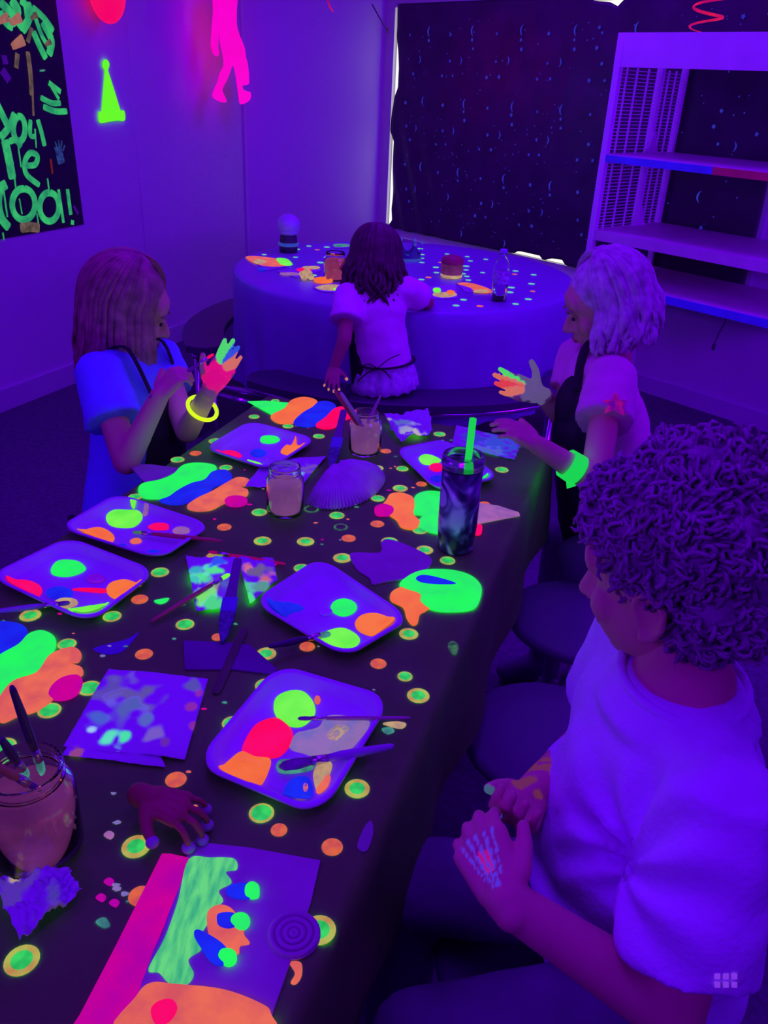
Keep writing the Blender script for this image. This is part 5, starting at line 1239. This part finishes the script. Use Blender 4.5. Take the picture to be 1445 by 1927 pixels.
for dz in (-.05, .05):
    mesh('apron_tie', tube(spline([tie, tie - fb_ * .02 + sd_ * .03 + vec(0, 0, dz * .3), tie + sd_ * .05 + vec(0, 0, dz - .05)], False, 4), .006, 6, .4), APRON, g1, True)
tr = [caps(pel + sd_ * .05 - vec(0, 0, .0), pel - sd_ * .05, .085, .085)]
for e in (.06, -.06):
    hp = pel + sd_ * e; kk = hp + fb_ * .22 - vec(0, 0, .03); ft = vec(kk[0], kk[1], .10)
    tr += [caps(hp, kk, .062, .05), caps(kk, ft, .045, .036), caps(vec(ft[0], ft[1], .05), vec(ft[0], ft[1], .035) + fb_ * .1, .038, .03)]
remesh_obj('trousers', tr, .013, 3, PANTS, g1)
long_hair(HP, hax, k1, g1, HAIRLB, .215, 130, .0, 42, 5, .008, nrm(vec(-.10, 0, -1)), .0105, .012, 1.05)
brr = brush(pcR + nrm(pcR - tip_br) * .05, tip_br, .0034, glow('violet_brush_handle', (95, 10, 190), .4), 'violet paint brush with pink bristles held by the girl in blue', G_PINK)
c = wL + (eL - wL) * .16; dW = nrm(eL - wL); x_, y_ = frame_of(dW)
V = []; Fc = []; n1, n2 = 40, 8
for i in range(n1):
    a = 2 * math.pi * i / n1; cc = c + dW * .03 - vec(0, 0, .010) + .034 * (x_ * math.cos(a) + y_ * math.sin(a)); rr = x_ * math.cos(a) + y_ * math.sin(a)
    for j in range(n2):
        bb = 2 * math.pi * j / n2; V.append(cc + .0046 * (rr * math.cos(bb) + dW * math.sin(bb)))
for i in range(n1):
    for j in range(n2): Fc.append((i * n2 + j, ((i + 1) % n1) * n2 + j, ((i + 1) % n1) * n2 + (j + 1) % n2, i * n2 + (j + 1) % n2))
tag(mesh('glow_bracelet', (V, Fc), G_YEL, smooth=True), 'bright yellow glow stick bracelet on the wrist of the girl in blue', 'bracelet')

# ---- blonde girl at the right
g2 = empty('person', un(1.98, .02, 0), 'person with blonde hair, pink tee and black apron leaning over the far corner', 'person')
hc = dp(1140, 572, 1.98); hf = nrm(vec(-.93, .02, -.42))
k2 = 1.04; hg, HP, hax = head(hc, hf, up=(-.15, 0, 1), k=k2)
sL = dp(1150, 712, 1.92); sR = dp(1085, 668, 2.13); nk = dp(1150, 655, 2.03)
pel = un(1.98, .03, .52)
eL = dp(1118, 905, 1.80); wL = dp(1012, 838, 1.76); eR = dp(1060, 790, 2.12); wR = dp(1018, 742, 2.03)
ch = (sR + sL) / 2 * .75 + pel * .25
headg = list(hg) + [caps(hc - vec(0, 0, .05), nk, .038, .042)]; body = [caps(hc - vec(0, 0, .05) - hf * .015, nk - vec(0, 0, .01), .038, .04), caps(sR, sL, .038, .038), caps(nk, ch, .05, .075), caps(ch, pel, .08, .085),
     caps(sL, eL, .036, .032), caps(eL, wL, .032, .021), caps(sR, eR, .035, .030), caps(eR, wR, .029, .0205)]
h1, t1, pcl, _ = hand(wL, dp(945, 793, 1.74) - wL, vec(-.1, .3, -.8), -1, .12, curl=(.3, .4, .3))
pnR = nrm(vec(-.25, -.75, .55))
h2, t2, pcr, pnr = hand(wR, dp(930, 716, 2.02) - wR, pnR, 1, .135, curl=(.1, .2, .15), thumb=(.9, .35, .15))
bo = remesh_obj('body', body, .006, 3, SKIN, g2, fine=((headg, .0045, 3), (h1 + [caps(wL + (eL - wL) * .25, wL, .0235, .0208)], .003, 4), (h2 + [caps(wR + (eR - wR) * .25, wR, .0225, .0203)], .003, 4)))
def p2(co, C):
    for q in list(t2) + [pcr, wR + (pcr - wR) * .6, (pcr + t2[4]) / 2, wR + (pcr - wR) * .3]: daub(co, C, q, (.03, .03, .03), (125, 110, 175), .55, 1, .25)
    for i, rgb in enumerate((G_, O_, (255, 70, 60), O_)):
        for t in np.linspace(0, .75, 5): daub(co, C, t2[i] + (pcr - t2[i]) * t, (.012, .012, .012), rgb, .85, i, .2)
    daub(co, C, HP(.05, .06, -.045), (.006, .006, .006), (60, 110, 250), .8)
set_paint(bo, p2); face_parts(HP, hax, k2, g2)
fb_ = nrm(np.cross(sR - sL, vec(0, 0, 1))); fb_ = fb_ if fb_[0] < 0 else -fb_; sd_ = nrm(sL - sR)
uR = nrm(eR - sR); uL = nrm(eL - sL); dn_ = nrm(pel - ch); up_ = -dn_
sh = [caps(sR, sL, .048, .05), ell(ch + up_ * .03, (.13, .09, .11), (sd_, nrm(fb_ - dn_ * np.dot(fb_, dn_)), up_), 24, 14), frus(ch, pel + dn_ * .03, .11, .125, 26, .82, sd_), caps(ch, ch + dn_ * .06, .095, .1),
      frus(sL - uL * .02, sL + uL * .125, .055, .068, 22), caps(sL, sL + uL * .04, .053, .055), frus(sR - uR * .02, sR + uR * .09, .048, .056, 22), caps(sR, sR + uR * .03, .047, .05)]
remesh_obj('shirt', sh, .008, 3, SHIRTP, g2, .004, 15)
ap = [ell(ch + fb_ * .035, (.09, .085, .11), (sd_, fb_, vec(0, 0, 1)), 22, 14), frus(ch + fb_ * .03 - vec(0, 0, .03), pel + fb_ * .045 - vec(0, 0, .12), .108, .135, 24, .85, sd_)]
remesh_obj('apron', ap, .01, 3, APRON, g2, .003, 15)
mesh('apron_strap', tube(spline([ch + fb_ * .10 + sd_ * .06 + vec(0, 0, .06), sL * .62 + sR * .38 + fb_ * .03 + vec(0, 0, .062), nk + sd_ * .03 - fb_ * .045 + vec(0, 0, .02)], False, 6), .0105, 8, .4), APRON, g2, True)
q = onpl(0, 0, BN, BDD)  # unused anchor
cl = ch + sd_ * .118 + fb_ * .055
mesh('shirt_badge', join(*[box(cl - vec(0, 0, .035 * i) + sd_ * .008, (.012, .014, .030), (sd_, fb_, vec(0, 0, 1))) for i in range(3)]), glow('blue_clip', (45, 60, 240), .7), g2)
pt = sL + uL * .085 - _fwd * .072
pp = [(0, .026), (.010, .010), (.028, .006), (.014, -.004), (.020, -.024), (.0, -.012), (-.022, -.020), (-.013, -.002), (-.026, .008), (-.008, .009)]
n = len(pp); V = [pt + _right * a - _down * b - _fwd * .004 for a, b in pp] + [pt + _right * a - _down * b + _fwd * .006 for a, b in pp]
mesh('shirt_splash', (V, [tuple(range(n)), tuple(range(2 * n - 1, n - 1, -1))] + [(i, n + i, n + (i + 1) % n, (i + 1) % n) for i in range(n)]), glow('magenta_splash', (200, 10, 150), .6, (110, 0, 190), 60), g2)
tr = [caps(pel + sd_ * .05, pel - sd_ * .05, .088, .088)]
for e in (.06, -.06):
    hp = pel + sd_ * e; kk = hp + fb_ * .16 - vec(0, 0, .05); ft = vec(kk[0], kk[1], .10)
    tr += [caps(hp, kk, .064, .052), caps(kk, ft, .047, .037), caps(vec(ft[0], ft[1], .05), vec(ft[0], ft[1], .035) + fb_ * .1, .038, .03)]
remesh_obj('trousers', tr, .013, 3, PANTS, g2)
long_hair(HP, hax, k2, g2, HAIRBL, .105, 130, .0, 62, 9, .012, nrm(vec(.12, 0, -1)), .0115, .022, 1.15)
c0_ = eL + (wL - eL) * .40; dW = nrm(wL - eL); x_, y_ = frame_of(dW)
V = []; Fc = []; n1 = 28
prof = [(.0325, -.017), (.034, -.017), (.0325, .017), (.031, .017)]
for i in range(n1):
    a = 2 * math.pi * i / n1
    for r_, t in prof: V.append(c0_ + dW * t + r_ * (x_ * math.cos(a) + y_ * math.sin(a)))
for i in range(n1):
    for j in range(4): Fc.append((i * 4 + j, ((i + 1) % n1) * 4 + j, ((i + 1) % n1) * 4 + (j + 1) % 4, i * 4 + (j + 1) % 4))
wbd = empty('wristband', c0_, 'neon green paper wristband on the arm of the blonde girl', 'wristband')
mesh('band', (V, Fc), G_STRAW, wbd, True)
tl = c0_ - vec(0, 0, .036) - _fwd * .012
mesh('tail', box(tl, (.020, .0015, .024), (nrm(_right + _down * -.3), _fwd, nrm(_down + _right * .1))), G_STRAW, wbd)

# ---- small girl with her back turned, on the curved bench
g3 = empty('person', vec(-.02, 2.98, .465), 'small person seen from behind with long wavy brown hair, pink tee, on the bench', 'person')
hc = dp(707, 487, 3.0); hf = nrm(vec(.12, .95, -.25)); k3 = .98
hg, HP, hax = head(hc, hf, k=k3)
sA = dp(655, 556, 2.96); sB = dp(765, 545, 3.0); nk = (sA + sB) / 2 + vec(0, .0, .03); pel = vec(-.02, 2.99, .525)
eA = dp(648, 640, 2.92); wA = dp(628, 692, 2.94); wA[2] = max(wA[2], .50); eB = dp(805, 570, 3.12); wB = dp(770, 560, 3.3); wB[2] = max(wB[2], .775)
ch = (sA + sB) / 2 - vec(0, 0, .08)
headg = list(hg) + [caps(hc - vec(0, 0, .05), nk, .038, .042)]; body = [caps(hc - vec(0, 0, .05), nk, .034, .036), caps(sA, sB, .034, .034), caps(nk, ch, .045, .065), caps(ch, pel, .068, .075), caps(sA, eA, .031, .026), caps(eA, wA, .026, .019), caps(sB, eB, .031, .026), caps(eB, wB, .026, .019)]
h1, t1, _, _ = hand(wA, vec(-.02, -.75, -.45), vec(0, -.4, -.9), 1, .11, curl=(.0, .25, .1), spread=.3)
h2, t2, _, _ = hand(wB, vec(-.6, .7, -.1), vec(0, 0, -1), -1, .11)
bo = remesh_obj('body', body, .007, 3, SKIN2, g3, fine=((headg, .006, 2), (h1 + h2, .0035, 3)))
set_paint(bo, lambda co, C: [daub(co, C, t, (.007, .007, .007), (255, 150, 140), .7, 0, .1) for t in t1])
sd_ = nrm(sB - sA); fb_ = nrm(np.cross(vec(0, 0, 1), sd_)); uA = nrm(eA - sA); uB = nrm(eB - sB)
sh = [caps(sA, sB, .044, .044), ell(ch + vec(0, 0, .01), (.112, .08, .10), (sd_, fb_, vec(0, 0, 1)), 22, 14), frus(ch, pel + vec(0, 0, .02), .10, .10, 24, .82, sd_), caps(ch, ch - vec(0, 0, .06), .085, .085),
      frus(sA - uA * .02, sA + uA * .10, .048, .062, 20), caps(sA, sA + uA * .03, .046, .05), frus(sB - uB * .02, sB + uB * .085, .046, .058, 20), caps(sB, sB + uB * .03, .046, .05)]
remesh_obj('shirt', sh, .009, 3, diff('bright_pink_cotton', (1.0, .4, .85), .8, .15, .08, 18, .3, 30), g3, .004, 16)
sk = []; V = []; Fc = []; n1 = 72
for j, (r, z) in enumerate(((.098, .045), (.108, .02), (.118, -.015), (.125, -.045), (.112, -.05))):
    for i in range(n1):
        a = 2 * math.pi * i / n1; rr = r + .006 * math.sin(a * 16) * min(1, j)
        V.append(pel + sd_ * rr * math.cos(a) + fb_ * rr * .85 * math.sin(a) + vec(0, 0, z + (.006 * math.sin(a * 16 + 1) if j >= 3 else 0)))
for j in range(4):
    for i in range(n1): Fc.append((j * n1 + i, (j + 1) * n1 + i, (j + 1) * n1 + (i + 1) % n1, j * n1 + (i + 1) % n1))
Fc.append(tuple(range(n1))); Fc.append(tuple(4 * n1 + i for i in range(n1 - 1, -1, -1)))
mesh('ruffle_skirt', (V, Fc), RUFFLE, g3, True)
tr = []
for e in (.05, -.05):
    hp = pel + sd_ * e + vec(0, 0, -.005); kk = hp + fb_ * .20 - vec(0, 0, .06); ft = vec(kk[0], kk[1] , .15)
    tr += [caps(hp, kk, .052, .042), caps(kk, ft, .038, .03), caps(vec(ft[0], ft[1], .12), vec(ft[0], ft[1], .10) + fb_ * .08, .03, .025)]
remesh_obj('leggings', tr, .013, 2, PANTS, g3)
ring = [pel + vec(0, 0, .055) + sd_ * .104 * math.cos(a) + fb_ * .09 * math.sin(a) for a in np.linspace(0, 2 * math.pi, 25)]
mesh('apron_tie', tube(ring, .007, 8, .5), APRON, g3, True)
kn_ = pel + vec(-.03, -.10, .055)
for q in (vec(.08, -.01, .06), vec(.05, -.012, -.03), vec(-.05, -.012, .015), vec(-.07, -.01, -.05)):
    mesh('apron_bow', tube(spline([kn_, kn_ + q * .5 + vec(0, -.01, .012), kn_ + q], False, 4), [.005] * 8 + [.003], 6, .4), APRON, g3, True)
apn = frus(ch + fb_ * .03, pel + fb_ * .03 - vec(0, 0, .06), .105, .12, 24, .85, sd_)
remesh_obj('apron', [apn], .008, 2, APRON, g3)
long_hair(HP, hax, k3, g3, HAIRBR, .15, 120, .0, 60, 12, .022, (0, -.10, -1), .012, .018, 1.25)

# ---- dark rubber toy hand lying on the table
w_ = at(275, 1500, TZ + .03); g, tp, _, _ = hand(w_, at(345, 1525, TZ + .03) - w_, vec(0, 0, -1), -1, .098, curl=(.15, .7, .7), spread=.55, rs=.8)
th = empty('toy_hand', vec(w_[0] + .03, w_[1] - .01, TZ), 'small dark brown toy hand with violet fingertips lying on the black cloth', 'toy hand')
remesh_obj('hand', g, .002, 3, diff('dark_brown_rubber', (.34, .12, .06), .5), th)
for t in tp: mesh('fingertip', ell(t, (.0075, .0075, .0065), None, 12, 8), diff('violet_nail', (.35, .3, .4), .4), th, True)

# prints and daubs too small to light anything are left out of direct light sampling
for m_ in (G_BLUEST, G_DOTC, G_DOTR, G_DOTO, G_DOTD, G_DOTW, G_TEAL, G_CREAM, G_LILAC, G_PALEP, G_DULLG, G_BEIGE, LIQ, LIQR, LIQP, SKIN, SKIN2):
    m_.cycles.emission_sampling = 'NONE'
